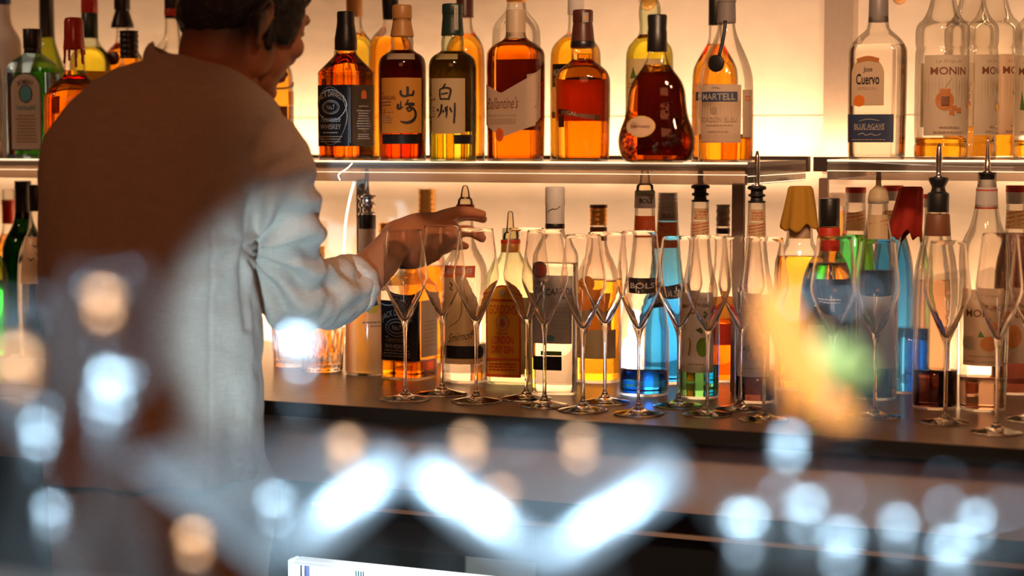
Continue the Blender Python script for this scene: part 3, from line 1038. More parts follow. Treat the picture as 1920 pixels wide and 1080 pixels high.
BAL = [(0, 49), (4, 52), (190, 52.5, 4.5), (205, 51, 4.5), (217, 40, 3.6), (225, 25, 2.4), (232, 19, 2), (245, 18, 2), (276, 17, 2)]
stock('whisky_bottle', 'flat brown bottle with pointed cream label and beige cap', 967, base=303, zs=ZL,
      prof=BAL, n=4.5, ratio=.62, rel=24, liquid=L_RED, fill=228, backl=(58, 190, 44, P_BROWN),
      caps=[('capsule', [(227, 19), (230, 18.6), (276, 18.2), (281, 17)], pbsdf('beige_cap', (0.62, 0.47, 0.32), .45))],
      decals=[('label', 'front', [('poly', [(-50, 144), (-20, 128), (-16, 127), (-12, 128), (50, 160), (50, 66), (-8, 46), (-12, 44), (-16, 46), (-50, 68)], P_PEACH),
                                  ('text', "Ballantine's", -13, 108, 66, 22, P_BROWN, {'shear': .35, 'bold': .015, 'slope': 2}), ('text', 'FINEST', -12, 94, 44, 5, P_GOLDI), ('text', 'BLENDED SCOTCH WHISKY', -12, 85, 60, 4, P_FAINT), ('lines', -38, 68, 16, 80, 4, P_FAINT),
                                  ('ell', -18, 49, 8.5, 13, P_REDOR), ('stroke', [(-20, 43, 1), (-16, 53, 1.6), (-20, 56, 1)], P_BROWN)]),
              ('side_label', 'side', [('poly', [(-31, 160), (-5, 172), (-5, 82), (-31, 66)], P_PEACH), ('text', "Ballantine's", -17, 122, 52, 9, P_FAINT, {'rot': 1.4, 'shear': .3})])], group=UP)
stock('spirit_bottle', 'empty clear bottle with round shoulders and gold cap behind the pointed-label bottle', 968, Y=BACK, zs=ZL,
      prof=[(0, 44), (3, 46), (225, 46), (250, 42), (268, 26), (276, 19), (290, 17), (310, 17)], liquid=L_GOLD, fill=202,
      caps=[screw(291, 325, 18.5, C_GOLD)], group=UP)
stock('whisky_bottle', 'golden bottle with black and white label behind the round-shouldered amber bottle', 1079, Y=BACK, zs=ZL,
      prof=[(0, 46), (3, 48), (190, 48), (210, 44), (226, 28), (234, 16), (245, 14), (310, 13.5)], liquid=L_GOLD, fill=226, ratio=1.0,
      caps=[('foil', [(268, 15.5), (330, 15)], C_WHITE)],
      decals=[('label', -8, [('rect', -46, 78, 48, 176, P_CREAM), ('rect', -46, 134, 48, 176, P_BLACK), ('text', 'MONKEY', -20, 160, 44, 14, P_CREAM, {'bold': .03}), ('text', 'SHOULDER', -16, 146, 50, 9, P_CREAM, {'bold': .03}), ('rect', -46, 76, 48, 88, P_BROWN)])], group=UP)


stock('whisky_bottle', 'round-shouldered orange bottle with dark maroon capsule and brown band, fourth from the shelf end', 1092, base=302, zs=ZL,
      prof=[(0, 47), (4, 51), (145, 52), (162, 49), (174, 38), (182, 26), (188, 21), (196, 22), (208, 21), (215, 18), (275, 15)], ratio=.8, n=2.4, liquid=L_ORANGE, fill=198, rel=8, backl=(74, 150, 44, P_REDOR),
      caps=[('capsule', [(209, 23), (214, 23), (250, 19), (256, 18), (258, 19), (278, 19), (280, 17)], C_BROWN), ('cap_band', [(211, 23.6), (222, 22.8)], C_BLACK)],
      decals=[('label', -8, [('poly', [(-42, 86), (-20, 84), (48, 74), (48, 84), (0, 88), (-14, 94), (-42, 96)], P_BROWN), ('rect', -40, 62, -24, 84, P_BROWN), ('text', 'REGAL', -14, 88, 34, 7, P_PEACH, {'bold': .03, 'slope': -3})]),
              ('tax_strip', 20, [('rect', -5, 256, 7, 274, P_GREY), ('ell', 1, 265, 4, 5, P_GOLDI)], 19.4)], group=UP)
stock('whisky_bottle', 'bottle with bright green neck and pale label behind the bell-shaped cognac bottle', 1217, Y=BACK, zs=ZL,
      prof=[(0, 43), (3, 45), (185, 45), (208, 42), (222, 30), (232, 20), (245, 18.5), (270, 21), (285, 20), (297, 16), (305, 13)], glass=G_LIGHTGREEN, liquid=L_YELLOW, fill=232,
      caps=[('cap', [(298, 14), (322, 13)], C_WHITE), ],
      decals=[('label', -16, [('rect', -44, 90, 42, 186, P_CREAM), ('poly', [(-28, 150), (-20, 172), (-14, 156), (-8, 150)], P_LEAF), ('lines', -34, 130, -6, 144, 2, P_FAINT)])], group=UP)


def grapes(t, k, pr):
    bm = bmesh.new()
    rr = random.Random(3)
    for cx_, cz_, n_ in [(-38, 30, 26), (8, 28, 22), (42, 44, 34), (52, 76, 14), (-56, 52, 16), (26, 96, 10)]:
        for i in range(n_):
            u = cx_ + rr.gauss(0, 9); h = cz_ + rr.gauss(0, 9)
            if h < 6:
                continue
            r = pr.at(h)
            if abs(u) > r[0] * .92:
                continue
            q = abs(u / r[0])
            y = r[0] * r[2] * (1 - q ** r[1]) ** (1 / r[1])
            m = bmesh.ops.create_icosphere(bm, subdivisions=1, radius=3.2 * k)
            for v in m['verts']:
                v.co += Vector((u * k, -(y - .6) * k, h * k))
    bmput('grape_relief', bm, shell('amber_relief', (0.80, 0.22, 0.05), .5, 1.0), t)


stock('cognac_bottle', 'bell-shaped dark cognac bottle with moulded grapes, oval plate and black cap', 1230.7, base=307, zs=ZL,
      prof=[(0, 48), (5, 62), (20, 71), (42, 74), (62, 70), (85, 60), (110, 56), (135, 54), (155, 46), (172, 32), (184, 24), (196, 19), (208, 16), (270, 15)], ratio=.55, n=2.3, rel=14, backl=(20, 165, 40, P_BROWN),
      liquid=L_DARK, fill=183, caps=[('cap', [(207, 18.5), (209, 19), (246, 18.2), (248, 17.2), (272, 18.5), (276, 17)], C_BLACK)],
      decals=[('oval_plate', 'front', [('ell', -22, 68, 29, 20, P_GOLDI), ('ell', -22, 68, 26, 17.5, P_PEACH), ('text', 'Hennessy', -22, 68, 38, 8, P_BROWN, {'bold': .02})])],
      extra=grapes, group=UP)
stock('cognac_bottle', 'amber cognac bottle with dark foil mostly hidden behind the clear medal bottle', 1340, Y=BACK, zs=ZL,
      prof=[(0, 42), (3, 44), (160, 44), (182, 36), (205, 22), (222, 13), (240, 12), (305, 12)], liquid=L_ORANGE, fill=215,
      caps=[('foil', [(250, 13.6), (330, 13.2)], C_BLACK)],
      decals=[('label', -6, [('rect', -40, 45, 40, 140, P_PEACH), ('rect', -36, 110, 36, 126, P_NAVY), ('text', 'MARTELL', 0, 118, 60, 9, P_PEACH)])], group=UP)


def medal(t, k, pr):
    bm = bmesh.new()
    h = 182
    r = pr.at(h)[0]
    lathe(bm, [(0, 0), (16 * k, 0), (16 * k, 3 * k), (13 * k, 4.5 * k), (0, 4.5 * k)], 24)
    a = math.radians(-24)
    M = Matrix.Translation((math.sin(a) * (r + .5) * k, -math.cos(a) * (r + .5) * k, h * k)) @ Matrix.Rotation(a, 4, 'Z') @ Matrix.Rotation(math.pi / 2, 4, 'X')
    bm.transform(M)
    bmput('medal', bm, C_BLACKP, t)
    bm = bmesh.new()
    P = []
    for i in range(9):
        hh = 262 - (262 - 196) * i / 8
        aa = math.radians(-8 - 12 * i / 8)
        rr = max(pr.at(hh)[0], 12) + 1.6
        P.append((math.sin(aa) * rr * k, -math.cos(aa) * rr * k, hh * k))
    add_tube(bm, P, 3.4 * k, 8)
    bmput('ribbon', bm, RIBBON, t)


stock('cognac_bottle', 'nearly empty clear cognac bottle with cream label and hanging black medal, at the shelf end', 1360, base=305, zs=ZL,
      prof=[(0, 48), (4, 51), (40, 52), (150, 51), (175, 46), (200, 36), (225, 24), (245, 17), (262, 15), (300, 14)], liquid=L_ORANGE, fill=52,
      caps=[('capsule', [(258, 17), (262, 17.5), (296, 16.5), (298, 18), (304, 18)], C_GREY), ('cork', [(304, 14), (325, 14)], C_GOLD)],
      decals=[('label', -14, [('rect', -42, 36, 42, 143, P_PEACH), ('rect', -41.2, 37, 41.2, 38, P_FAINT), ('rect', -40, 112, 34, 130, P_NAVY), ('text', 'MARTELL', -3, 121, 66, 12, P_CREAM, {'bold': .03}), ('ell', -10, 96, 7, 7, P_FAINT),
                              ('text', 'CORDON BLEU', -4, 79, 74, 9, P_FAINT, {'bold': .02}), ('lines', -30, 66, 30, 71, 1, P_FAINT), ('lines', -26, 54, 26, 60, 1, P_FAINT), ('stroke', [(-14, 137, 2), (-6, 139, 2), (2, 136, 1)], P_FAINT)]),
              ('back_label', 52, [('rect', -14, 46, 16, 134, P_PEACH), ('lines', -8, 112, 10, 124, 2, P_REDOR)])], extra=medal, group=UP)

# right-hand shelf
RS = 'bottles on the short right-hand shelf'
stock('tequila_bottle', 'flat clear bottle with small arched label, navy lower label and grey cap', 1643, base=300, zs=ZR,
      prof=[(0, 48), (4, 51), (196, 52, 4.5), (210, 50, 4.5), (228, 38, 3.5), (240, 24, 2.4), (248, 19, 2), (300, 17, 2)], n=4.5, ratio=.62, rel=22, liquid=L_WATER, fill=214,
      caps=[('cap', [(255, 18), (258, 18.5), (296, 18), (300, 17)], C_GREY)],
      decals=[('label', 'front', [('arch', -39, 100, 26, 190, P_GOLDI), ('arch', -37.5, 101.5, 24.5, 188, P_CREAM), ('text', 'Jose', -6, 166, 18, 12, P_INK, {'bold': .02}), ('text', 'Cuervo', -6, 149, 46, 20, P_INK, {'bold': .04}), ('text', 'ESPECIAL', -6, 132, 38, 5.5, P_FAINT),
                                  ('stroke', [(-28, 183, 8), (-6, 189, 9), (16, 183, 8)], P_CARAM), ('ell', -22, 109, 11, 11, P_FRUIT)]),
              ('lower_label', 'front', [('rect', -50, 32, 44, 84, P_NAVY), ('text', 'BLUE AGAVE', -2, 62, 60, 9, P_CREAM, {'bold': .02}), ('lines', -34, 54, 30, 58, 1, P_CREAM), ('stroke', [(-24, 46, 1), (-14, 50, 1.6), (-8, 44, 1.2), (2, 49, 1.6), (10, 44, 1.2), (22, 48, 1)], P_CREAM), ('stroke', [(-22, 72, 1), (-2, 76, 1.4), (18, 72, 1)], P_CREAM), ('lines', -40, 35, 34, 39, 1, P_FAINT)])], group=RS)


MON = [(0, 46), (3, 49), (24, 50), (30, 47.5), (36, 49.5), (200, 50), (206, 47), (212, 49.5), (240, 50), (252, 46), (262, 34), (285, 25), (315, 19), (345, 16)]


def monin(px, label, fruit, liq, fill, Y=3.07, rel=2, lab=P_CREAM, ang=18, lid=P_BROWN):
    sh = [('rect', -48, 44, 48, 192, lab), ('text', 'Le Sirop de', 0, 180, 50, 9, P_FAINT, {'shear': .35}), ('text', 'MONIN', 0, 163, 70, 14, lid, {'bold': .035})] + fruit + \
         [('lines', -22, 57, 24, 63, 1, P_FAINT), ('lines', -30, 48, 30, 54, 1, P_FAINT)]
    return stock('syrup_bottle', label, px, Y=Y, zs=ZR, prof=MON, liquid=liq, fill=fill, caps=[('cap', [(335, 17), (365, 17)], C_WHITE)],
                 decals=[('label', ang, sh), ('back_label', 180 + ang, [('rect', -30, 60, 30, 180, P_CREAM)])], group=RS, rel=rel)


caramel = [('ell', -8, 108, 17, 18, P_CARAM), ('rect', -17, 122, 2, 130, P_CARAM), ('stroke', [(-8, 132, 1.5), (4, 150, 1.2)], P_FAINT)] + \
          [('rect', x, y, x + 10, y + 9, P_CARAM) for x, y in [(4, 90), (14, 86), (0, 82), (42, 102), (48, 112), (46, 124), (36, 94), (50, 98), (52, 134)]] + [('rect', -14, 100, 0, 116, P_BROWN)]
monin(1764, 'syrup bottle with caramel pot label, nearest the flat tequila bottle', caramel, L_CARAMEL, 40, Y=3.03)
pine = [('stroke', [(0, 90, 2), (8, 130, 3), (12, 150, 1)], P_LEAF), ('stroke', [(6, 120, 2), (-4, 140, 2)], P_LEAF), ('stroke', [(8, 120, 2), (22, 136, 2)], P_LEAF), ('stroke', [(8, 128, 2), (14, 144, 2)], P_YELLOW), ('ell', 10, 96, 12, 7, P_YELLOW), ('ell', 20, 102, 8, 8, P_CREAM)]
monin(1818, 'syrup bottle with lemongrass label and clear syrup, second in its row', pine, L_WATER, 60, Y=3.11, ang=66)
orang = [('ell', 12, 124, 11, 12, P_FRUIT), ('ell', 6, 98, 13, 14, P_FRUIT), ('poly', [(-6, 112), (-16, 124), (-2, 122)], P_LEAF), ('poly', [(8, 138), (2, 150), (20, 142)], P_LEAF), ('poly', [(18, 92), (32, 84), (22, 100)], P_LEAF), ('poly', [(0, 84), (-12, 80), (2, 92)], P_LEAF)]
monin(1860, 'syrup bottle with orange fruit label and amber syrup, third in its row', orang, L_CARAMEL, 50, Y=3.19, lab=P_PEACH, ang=62)
monin(1950, 'syrup bottle with dark spiky leaf label cut off by the picture edge', [('poly', [(-20, 90), (-14, 140), (-8, 92)], P_LEAF), ('poly', [(-30, 92), (-26, 128), (-18, 90)], P_LEAF), ('ell', -6, 84, 14, 10, P_YELLOW)], L_GOLD, 36, Y=3.09, ang=-10)

# ================================================================== COUNTER BOTTLES
CG = 'bottles standing on the back counter'
# far left, beside the bartender
stock('spirit_bottle', 'bottle with red foil neck behind the green wine bottle at the left edge', 14, Y=3.12, hs=.77, prof=[(0, 36), (3, 38), (180, 38), (215, 34), (250, 20), (275, 13), (300, 12), (370, 12)],
      liquid=L_AMBER, fill=262, caps=[('foil', [(287, 13.5), (330, 13), (334, 13.8), (346, 13.4)], C_WAX)], group=CG)
stock('wine_bottle', 'green glass wine bottle with black foil at the left edge of the counter', 41, Y=2.98, hs=.86, glass=G_DGREEN, liquid=L_DGREEN, fill=260,
      prof=[(0, 40), (4, 42), (215, 42), (245, 36), (275, 20), (300, 15), (330, 14), (370, 14)], caps=[('foil', [(290, 16), (300, 15.2), (352, 14.8), (356, 15.6), (372, 15.2)], C_BLACK)], group=CG)
stock('spirit_bottle', 'clear bottle with a small black bird print and black foil beside the wine bottle', 66, Y=2.92, hs=.875, liquid=L_WATER, fill=210,
      prof=[(0, 36), (4, 38), (200, 38), (240, 30), (270, 16), (300, 13), (360, 12)], caps=[('foil', [(312, 13.8), (368, 13.4)], C_BLACK)],
      decals=[('label', -10, [('rect', -30, 160, 34, 258, P_PEACH)] + [('stroke', [(x - 6, y + 3, 1), (x - 2, y - 1, 2), (x, y - 3, 2.4), (x + 3, y + 1, 2), (x + 8, y + 3, 1)], P_INK) for x, y in [(-6, 212), (8, 222), (2, 240), (20, 218)]])], group=CG)
stock('liqueur_bottle', 'bright green glass bottle at the very left edge of the counter', -24, Y=2.88, hs=.8, prof=[(0, 32), (3, 34), (190, 34), (230, 24), (250, 14), (290, 12)], glass=G_GREEN, liquid=L_GREEN, fill=180, caps=[screw(262, 292, 13, C_DGREEN)], group=CG)
# right of the bartender
stock('whisky_bottle', 'amber bottle with orange cap showing just beside the bartender\'s sleeve', 592, Y=3.12, hs=.85, prof=[(0, 36), (3, 38), (150, 38), (172, 30), (184, 17), (195, 14), (240, 14)],
      liquid=L_AMBER, fill=150, caps=[screw(188, 246, 15.5, pbsdf('orange_cap', (.75, .25, .04), .4), ridges=3)], group=CG)
stock('rum_bottle', 'white coconut liqueur bottle with metal spout behind the bartender\'s hand', 690, base=706, opaque=None, glass=G_CLEAR,
      prof=[(0, 40), (4, 43), (120, 43), (165, 40), (200, 26), (225, 17), (245, 15.5), (290, 15)], liquid=fluid('milky_spirit', (1, .9, .8), 1, rough=.45), fill=250,
      caps=[('neck_sleeve', [(214, 17), (272, 16)], pbsdf('white_sleeve', (.7, .55, .45), .5)), ('cap_band', [(272, 16.6), (297, 16.6)], C_BLACKP), ('pourer', [(297, 16), (300, 17), (303, 13), (310, 13), (313, 16), (318, 16), (321, 13), (326, 13), (330, 18), (334, 16)], STEEL, [('spout', [(334, 12), (337, 5), (352, 4.5), (372, 4), (388, 3)], STEEL)])],
      decals=[('label', 14, [('text', 'MALIBU', -12, 172, 58, 16, P_INK, {'bold': .03, 'slope': -14}), ('ell', -2, 130, 14, 14, P_YELLOW), ('poly', [(0, 130), (4, 152), (10, 132)], P_NAVY), ('lines', -26, 96, 34, 104, 1, P_FAINT), ('lines', -10, 90, 30, 96, 1, P_FAINT)])], group=CG)
stock('spirit_bottle', 'bottle with a bright gold cap just behind the white coconut liqueur', 724, Y=3.2, hs=.905, prof=[(0, 34), (3, 36), (170, 36), (200, 28), (225, 15), (272, 13)], liquid=L_GOLD, fill=160,
      caps=[screw(256, 276, 15, C_GOLD, ridges=4)], group=CG)
stock('whisky_bottle', 'golden bottle with tall gold screw cap behind the bartender\'s fingers', 800, Y=3.16, hs=.93, prof=[(0, 46), (3, 48), (160, 48), (200, 38), (232, 20), (255, 15), (300, 14)], liquid=L_ORANGE, fill=190,
      caps=[screw(270, 346, 16.5, C_GOLD, ridges=7)], group=CG)
stock('whiskey_bottle', 'square clear bottle with black label and a finger of amber, behind the first flutes', 768, base=714, prof=[(h * 1.0, r * 1.02, *x) for h, r, *x in JD], n=7, rel=33,
      liquid=L_ORANGE, fill=36, caps=[('capsule', [(204, 20.5), (208, 21.2), (225, 21), (245, 17.8), (276, 15)], C_BLACK)],
      decals=[('label', 'front', [('rect', -40, 36, 40, 148, P_BLACK), ('text', "JACK DANIEL'S", 0, 124, 66, 15, P_CREAM, {'arc': 11, 'bold': .02}), ('ring', 0, 98, 25, 17, 1.5, P_GREY), ('ring', 0, 98, 19, 11, 1.2, P_SILV), ('text', 'No.7', 0, 98, 20, 9, P_CREAM, {'bold': .03}),
                                  ('text', 'Tennessee', 0, 76, 50, 11, P_CREAM, {'shear': .35}), ('text', 'WHISKEY', 0, 63, 52, 8, P_SILV), ('lines', -33, 42, 33, 58, 3, P_GREY), ('stroke', [(-36, 142, 1), (-20, 138, 1.5), (0, 142, 1)], P_SILV)]),
              ('side_label', 'side', [('rect', -40, 36, -28, 148, P_BLACK), ('rect', -26, 42, 38, 148, P_CREAM), ('arch', 2, 118, 12, 136, P_WHITE), ('lines', -18, 60, 30, 112, 7, P_TAN)])], group=CG)
stock('vodka_bottle', 'clear vodka bottle with red banner label and pouring nozzle, gripped by the bartender', 873, base=720, prof=[(0, 41), (4, 44), (185, 44), (215, 42), (240, 28), (258, 17), (275, 15), (320, 14.5)], liquid=L_WATER, fill=70,
      caps=[('cap', [(305, 18), (330, 17.5)], C_RED), nozzle(330, 366, 15)],
      decals=[('label', -14, [('poly', [(-36, 36), (38, 36), (38, 130), (10, 195), (-36, 195)], P_TAN), ('rect', -38, 194, 28, 218, P_REDOR), ('text', 'SMIRNOFF', -6, 206, 58, 14, P_WHITE, {'bold': .04}), ('stroke', [(-18, 184, 3), (-10, 176, 3), (-18, 170, 3), (-8, 164, 3)], P_INK),
                              ('stroke', [(4, 168, 1.5), (4, 120, 1.5), (-22, 104, 1.5)], P_BROWN), ('text', 'Smirnoff', 2, 88, 52, 16, P_INK, {'shear': .5, 'slope': 9})]),
              ('lower_band', -6, [('rect', -36, 46, 34, 70, P_BLACK), ('ell', 30, 58, 12, 12, P_BLACK)])], group=CG)
GOR = [('arch', -41, 14, 28, 186, P_RED), ('arch', -38, 17, 25, 183, P_YELLOW), ('rect', -41, 155, 28, 160, P_REDOR), ('text', "GORDON'S", -7, 141, 54, 18, P_REDOR, {'bold': .04, 'arc': 1}), ('ell', -7, 172, 7, 7, P_TAN), ('ring', -7, 116, 13, 15, 1.2, P_RED), ('ell', -7, 116, 9, 11, P_TAN), ('ell', -7, 115, 5, 7, P_REDOR),
       ('text', 'SPECIAL', -7, 96, 22, 4, P_RED), ('text', 'LONDON', -7, 84, 42, 15, P_REDOR, {'bold': .045}), ('text', 'DRY GIN', -7, 66, 42, 14, P_REDOR, {'bold': .045}), ('rect', -39, 46, 26, 50, P_REDOR), ('lines', -34, 26, 20, 42, 3, P_RED), ('rect', -39, 14, 26, 20, P_REDOR)]
stock('gin_bottle', 'flat clear gin bottle with arched yellow and red label, in the middle of the counter', 957, base=723, prof=[(0, 41), (4, 44), (186, 44.5, 4.5), (200, 43, 4.5), (222, 32, 3), (240, 20, 2.2), (252, 16, 2), (290, 15, 2)], n=4.5, ratio=.62, rel=16, glass=G_LIGHTGREEN, liquid=L_WATER, fill=40,
      caps=[('cap', [(246, 18), (268, 17.5)], C_GOLD), ('cap_band', [(262, 18.2), (269, 17.8)], C_RED), nozzle(270, 322, 14)],
      decals=[('label', 'front', GOR), ('side_label', 'side', [('rect', -27, 20, 20, 150, P_TAN)] + [('ell', -6 + (i % 2) * 3, 40 + i * 26, 5, 5, P_NAVY) for i in range(4)])], group=CG)
stock('rum_bottle', 'clear rum bottle with tall white cap, grey label and small round emblem', 1040, base=742, prof=[(0, 40), (4, 42), (250, 42, 4), (262, 41, 4), (282, 30, 3), (295, 20, 2), (305, 18, 2), (320, 17, 2)], n=4, ratio=.65, rel=14, liquid=L_WATER, fill=245,
      caps=[('cap', [(318, 17.8), (352, 17.8), (354, 18.6), (384, 18.2), (386, 17)], C_WHITE, []), ('cap_band', [(309, 18.4), (318, 18.2)], C_BLACK)],
      decals=[('label', 'front', [('rect', -37, 96, 38, 222, P_GREY), ('text', 'CARTA', -22, 206, 24, 7, P_NAVY, {'bold': .02}), ('text', 'BACARDI', 2, 188, 66, 16, P_NAVY, {'bold': .03}), ('ell', -22, 232, 17, 17, P_BROWN), ('ell', -22, 232, 12, 12, P_RED), ('ell', -2, 106, 9, 6, P_TEALP), ('lines', 6, 116, 34, 178, 8, P_SILV)]),
              ('lower_band', 'front', [('rect', -36, 46, 20, 72, P_BLACK), ('rect', -20, 74, 20, 82, P_LEAF)]), ('cap_script', 0, [('stroke', [(-10, 340, 1), (0, 347, 1.2), (6, 344, 1), (14, 351, 1)], P_INK)], 18.4)], group=CG)
stock('rum_bottle', 'clear bottle with short ridged gold cap and orange label behind the flutes', 1121, base=720, prof=[(0, 42), (4, 44), (170, 44), (205, 40), (235, 24), (252, 17), (265, 15.5), (300, 15)], liquid=L_GOLD, fill=185,
      caps=[screw(292, 328, 16.5, C_GOLD, ridges=4), ('cap_band', [(324, 17), (330, 16.6)], C_BROWN), ('neck_label', [(262, 16.3), (288, 16)], P_BROWN)],
      decals=[('label', -16, [('rect', -36, 100, 38, 160, P_ORANGE), ('ell', -14, 176, 20, 20, P_ORANGE), ('lines', -26, 174, -2, 182, 1, P_YELLOW)]), ('lower_label', -10, [('rect', -40, 46, 44, 100, P_GREY)])], group=CG)
ML = [('rect', -16, 302, 16, 334, P_TAN)] + [('stroke', [(-16, 304 + q * 6, 1.2), (16, 309 + q * 6, 1.2)], P_RED) for q in range(4)]
stock('liqueur_bottle', 'large ribbed clear liqueur bottle with pouring nozzle and a layer of blue in the base', 1207, base=745, prof=[(0, 44), (5, 47), (120, 47), (135, 44), (160, 40), (200, 36), (245, 28), (290, 22), (330, 19), (370, 18)], liquid=L_BLUE, fill=46,
      caps=[('neck_band', [(348, 20), (374, 19)], pbsdf('grey_foil', (.4, .36, .34), .4)), ('collar', [(374, 19.5), (380, 19)], pbsdf('mint_collar', (.35, .55, .4), .4)), nozzle(380, 424, 17)],
      decals=[('neck_label', 0, [('rect', -22, 292, 24, 334, P_REDOR), ('text', 'Bols', 10, 320, 18, 9, P_CREAM), ('lines', -10, 298, 20, 312, 2, P_CREAM)]), ('label', -12, [('rect', -30, 186, 40, 218, P_BLACK), ('text', 'BOLS', 4, 202, 54, 12, P_SILV, {'bold': .04})]), ('band_text', 0, [('text', 'BOLS', 2, 362, 24, 9, P_INK, {'bold': .04})], 20)], group=CG)
stock('liqueur_bottle', 'blue liqueur bottle with silver screw cap and orange neck label', 1250, base=722, prof=[(0, 42), (4, 44), (120, 44), (150, 38), (200, 30), (245, 24), (300, 20), (330, 18.5), (350, 18)], liquid=L_BLUE, fill=330,
      caps=[screw(322, 354, 18.6, C_SILVER, ridges=4), ('cap_band', [(303, 19.2), (322, 19)], C_SILVER)],
      decals=[('neck_label', 0, [('rect', -22, 252, 20, 300, P_REDOR), ('text', 'Bols', -6, 290, 22, 9, P_CREAM), ('text', 'Blue', -5, 278, 24, 9, P_CREAM), ('lines', -16, 258, 12, 268, 2, P_CREAM)]), ('label', -4, [('poly', [(-28, 140), (30, 152), (30, 184), (-28, 172)], P_NAVY), ('text', 'BOLS', 0, 160, 46, 16, P_SILV, {'bold': .05, 'slope': 6})]), ('cap_text', 4, [('text', 'BOLS', 0, 312, 22, 8, P_INK)], 19.2)], group=CG)
lime = [('ell', 12, 98, 12, 18, P_LIME), ('ell', -12, 98, 5, 16, P_CREAM), ('stroke', [(-14, 82, 2), (-10, 108, 2), (-16, 116, 1)], P_LEAF), ('poly', [(-2, 130), (14, 138), (10, 122)], P_LEAF), ('poly', [(6, 142), (16, 150), (18, 134)], P_LEAF)]


def syrup(px, base, label, H, fruit, liq, fill, word='MONIN', **kw):
    s = H / 366
    pr = [(0, 36), (4, 38), (150 * s, 38), (156 * s, 36), (162 * s, 38), (200 * s, 36), (235 * s, 26), (275 * s, 20), (320 * s, 17), (H, 16)]
    caps = kw.pop('caps', None) or [pourer(H, 16, H + 96)]
    extra_d = kw.pop('more', [])
    lbl = kw.pop('lab', P_WHITE)
    return stock('syrup_bottle', label, px, base=base, prof=pr, liquid=liq, fill=fill, caps=caps, group=CG,
                 decals=[('label', -8, [('rect', -34, 50, 34, 196 * s, lbl), ('text', 'Le Sirop de', 0, 182 * s, 40, 7, P_FAINT, {'shear': .3}), ('text', word, 0, 165 * s, 52, 12, P_BROWN, {'bold': .03})] + fruit + [('lines', -18, 63, 18, 69, 1, P_FAINT)]),
                         ('neck_label', 0, [('rect', -17, H - 64, 18, H - 36, P_TAN)] + [('stroke', [(-17, H - 62 + q * 6, 1.3), (18, H - 56 + q * 6, 1.3)], P_RED) for q in range(4)] + [('rect', -12, H - 34, 16, H - 12, P_TAN), ('lines', -10, H - 32, 14, H - 16, 3, P_RED)])] + extra_d, **kw)


syrup(1310, 750, 'lime syrup bottle with metal spout, third flute group, dark green liquid at the bottom', 366, lime, L_DGREEN, 62)
stock('spirit_bottle', 'slim bottle with grey cap and orange-red lower label between the two spouted syrups', 1357, Y=3.1, prof=[(0, 26), (3, 28), (150, 28), (190, 22), (225, 13), (330, 11.5)], liquid=L_DARK, fill=120,
      caps=[screw(290, 330, 13, C_GREY, ridges=3), ('cap_band', [(276, 13), (286, 13)], C_BLACK)], decals=[('label', 0, [('rect', -24, 70, 24, 110, P_RED), ('rect', -24, 120, 24, 150, P_ORANGE)])], group=CG)
leaf = [('poly', [(-22, 100), (-6, 112), (-2, 98)], P_LEAF), ('poly', [(6, 104), (24, 94), (20, 110)], P_LEAF), ('ell', 0, 90, 10, 9, P_CREAM)]
syrup(1415, 758, 'leaf-label syrup bottle with metal spout, second spout from the blue bottles', 372, leaf, L_BLACK, 58, lab=P_GREY)


def drape(px, y0, y1, w0, w1, zc, seed, jag=8):
    """hood of cloth or wax gathered over a bottle neck, ragged at the hem, hollow"""
    k = zc / F
    bm = bmesh.new()
    rr = random.Random(seed)
    N, M = 40, 18
    ph = [rr.random() * 6 for _ in range(4)]
    rings = []
    for j in range(M + 1):
        t_ = j / M
        ring = []
        for i in range(N):
            a = 2 * math.pi * i / N
            hem = (math.sin(3 * a + ph[0]) * .5 + math.sin(7 * a + ph[1]) * .5) * jag * t_
            h = -(y1 - y0) * t_ - hem
            r = w0 * (1 - t_) + w1 * t_
            if j == 0:
                r *= .85
            r *= 1 + .07 * t_ * math.sin(5 * a + ph[2] + 2 * t_) + .05 * math.sin(9 * a + ph[3])
            ring.append(bm.verts.new((r * math.cos(a) * k, r * math.sin(a) * k, h * k)))
        rings.append(ring)
    for a_, b_ in zip(rings, rings[1:]):
        for i in range(N):
            j = (i + 1) % N
            bm.faces.new((a_[i], b_[i], b_[j], a_[j]))
    bm.faces.new(rings[0])
    return bm


def cover(seed, y0, y1, w0, w1, mat, h_top, lean=0.0, jag=8):
    def f(t, k, pr):
        bm = drape(0, y0, y1, w0, w1, k * F, seed, jag)
        for v in bm.verts:
            v.co.x += lean * (v.co.z) * 1.0
            v.co.z += h_top * k
        o = bmput('cloth_cover', bm, mat, t)
        s = o.modifiers.new('solid', 'SOLIDIFY'); s.thickness = 0.0015
    return f


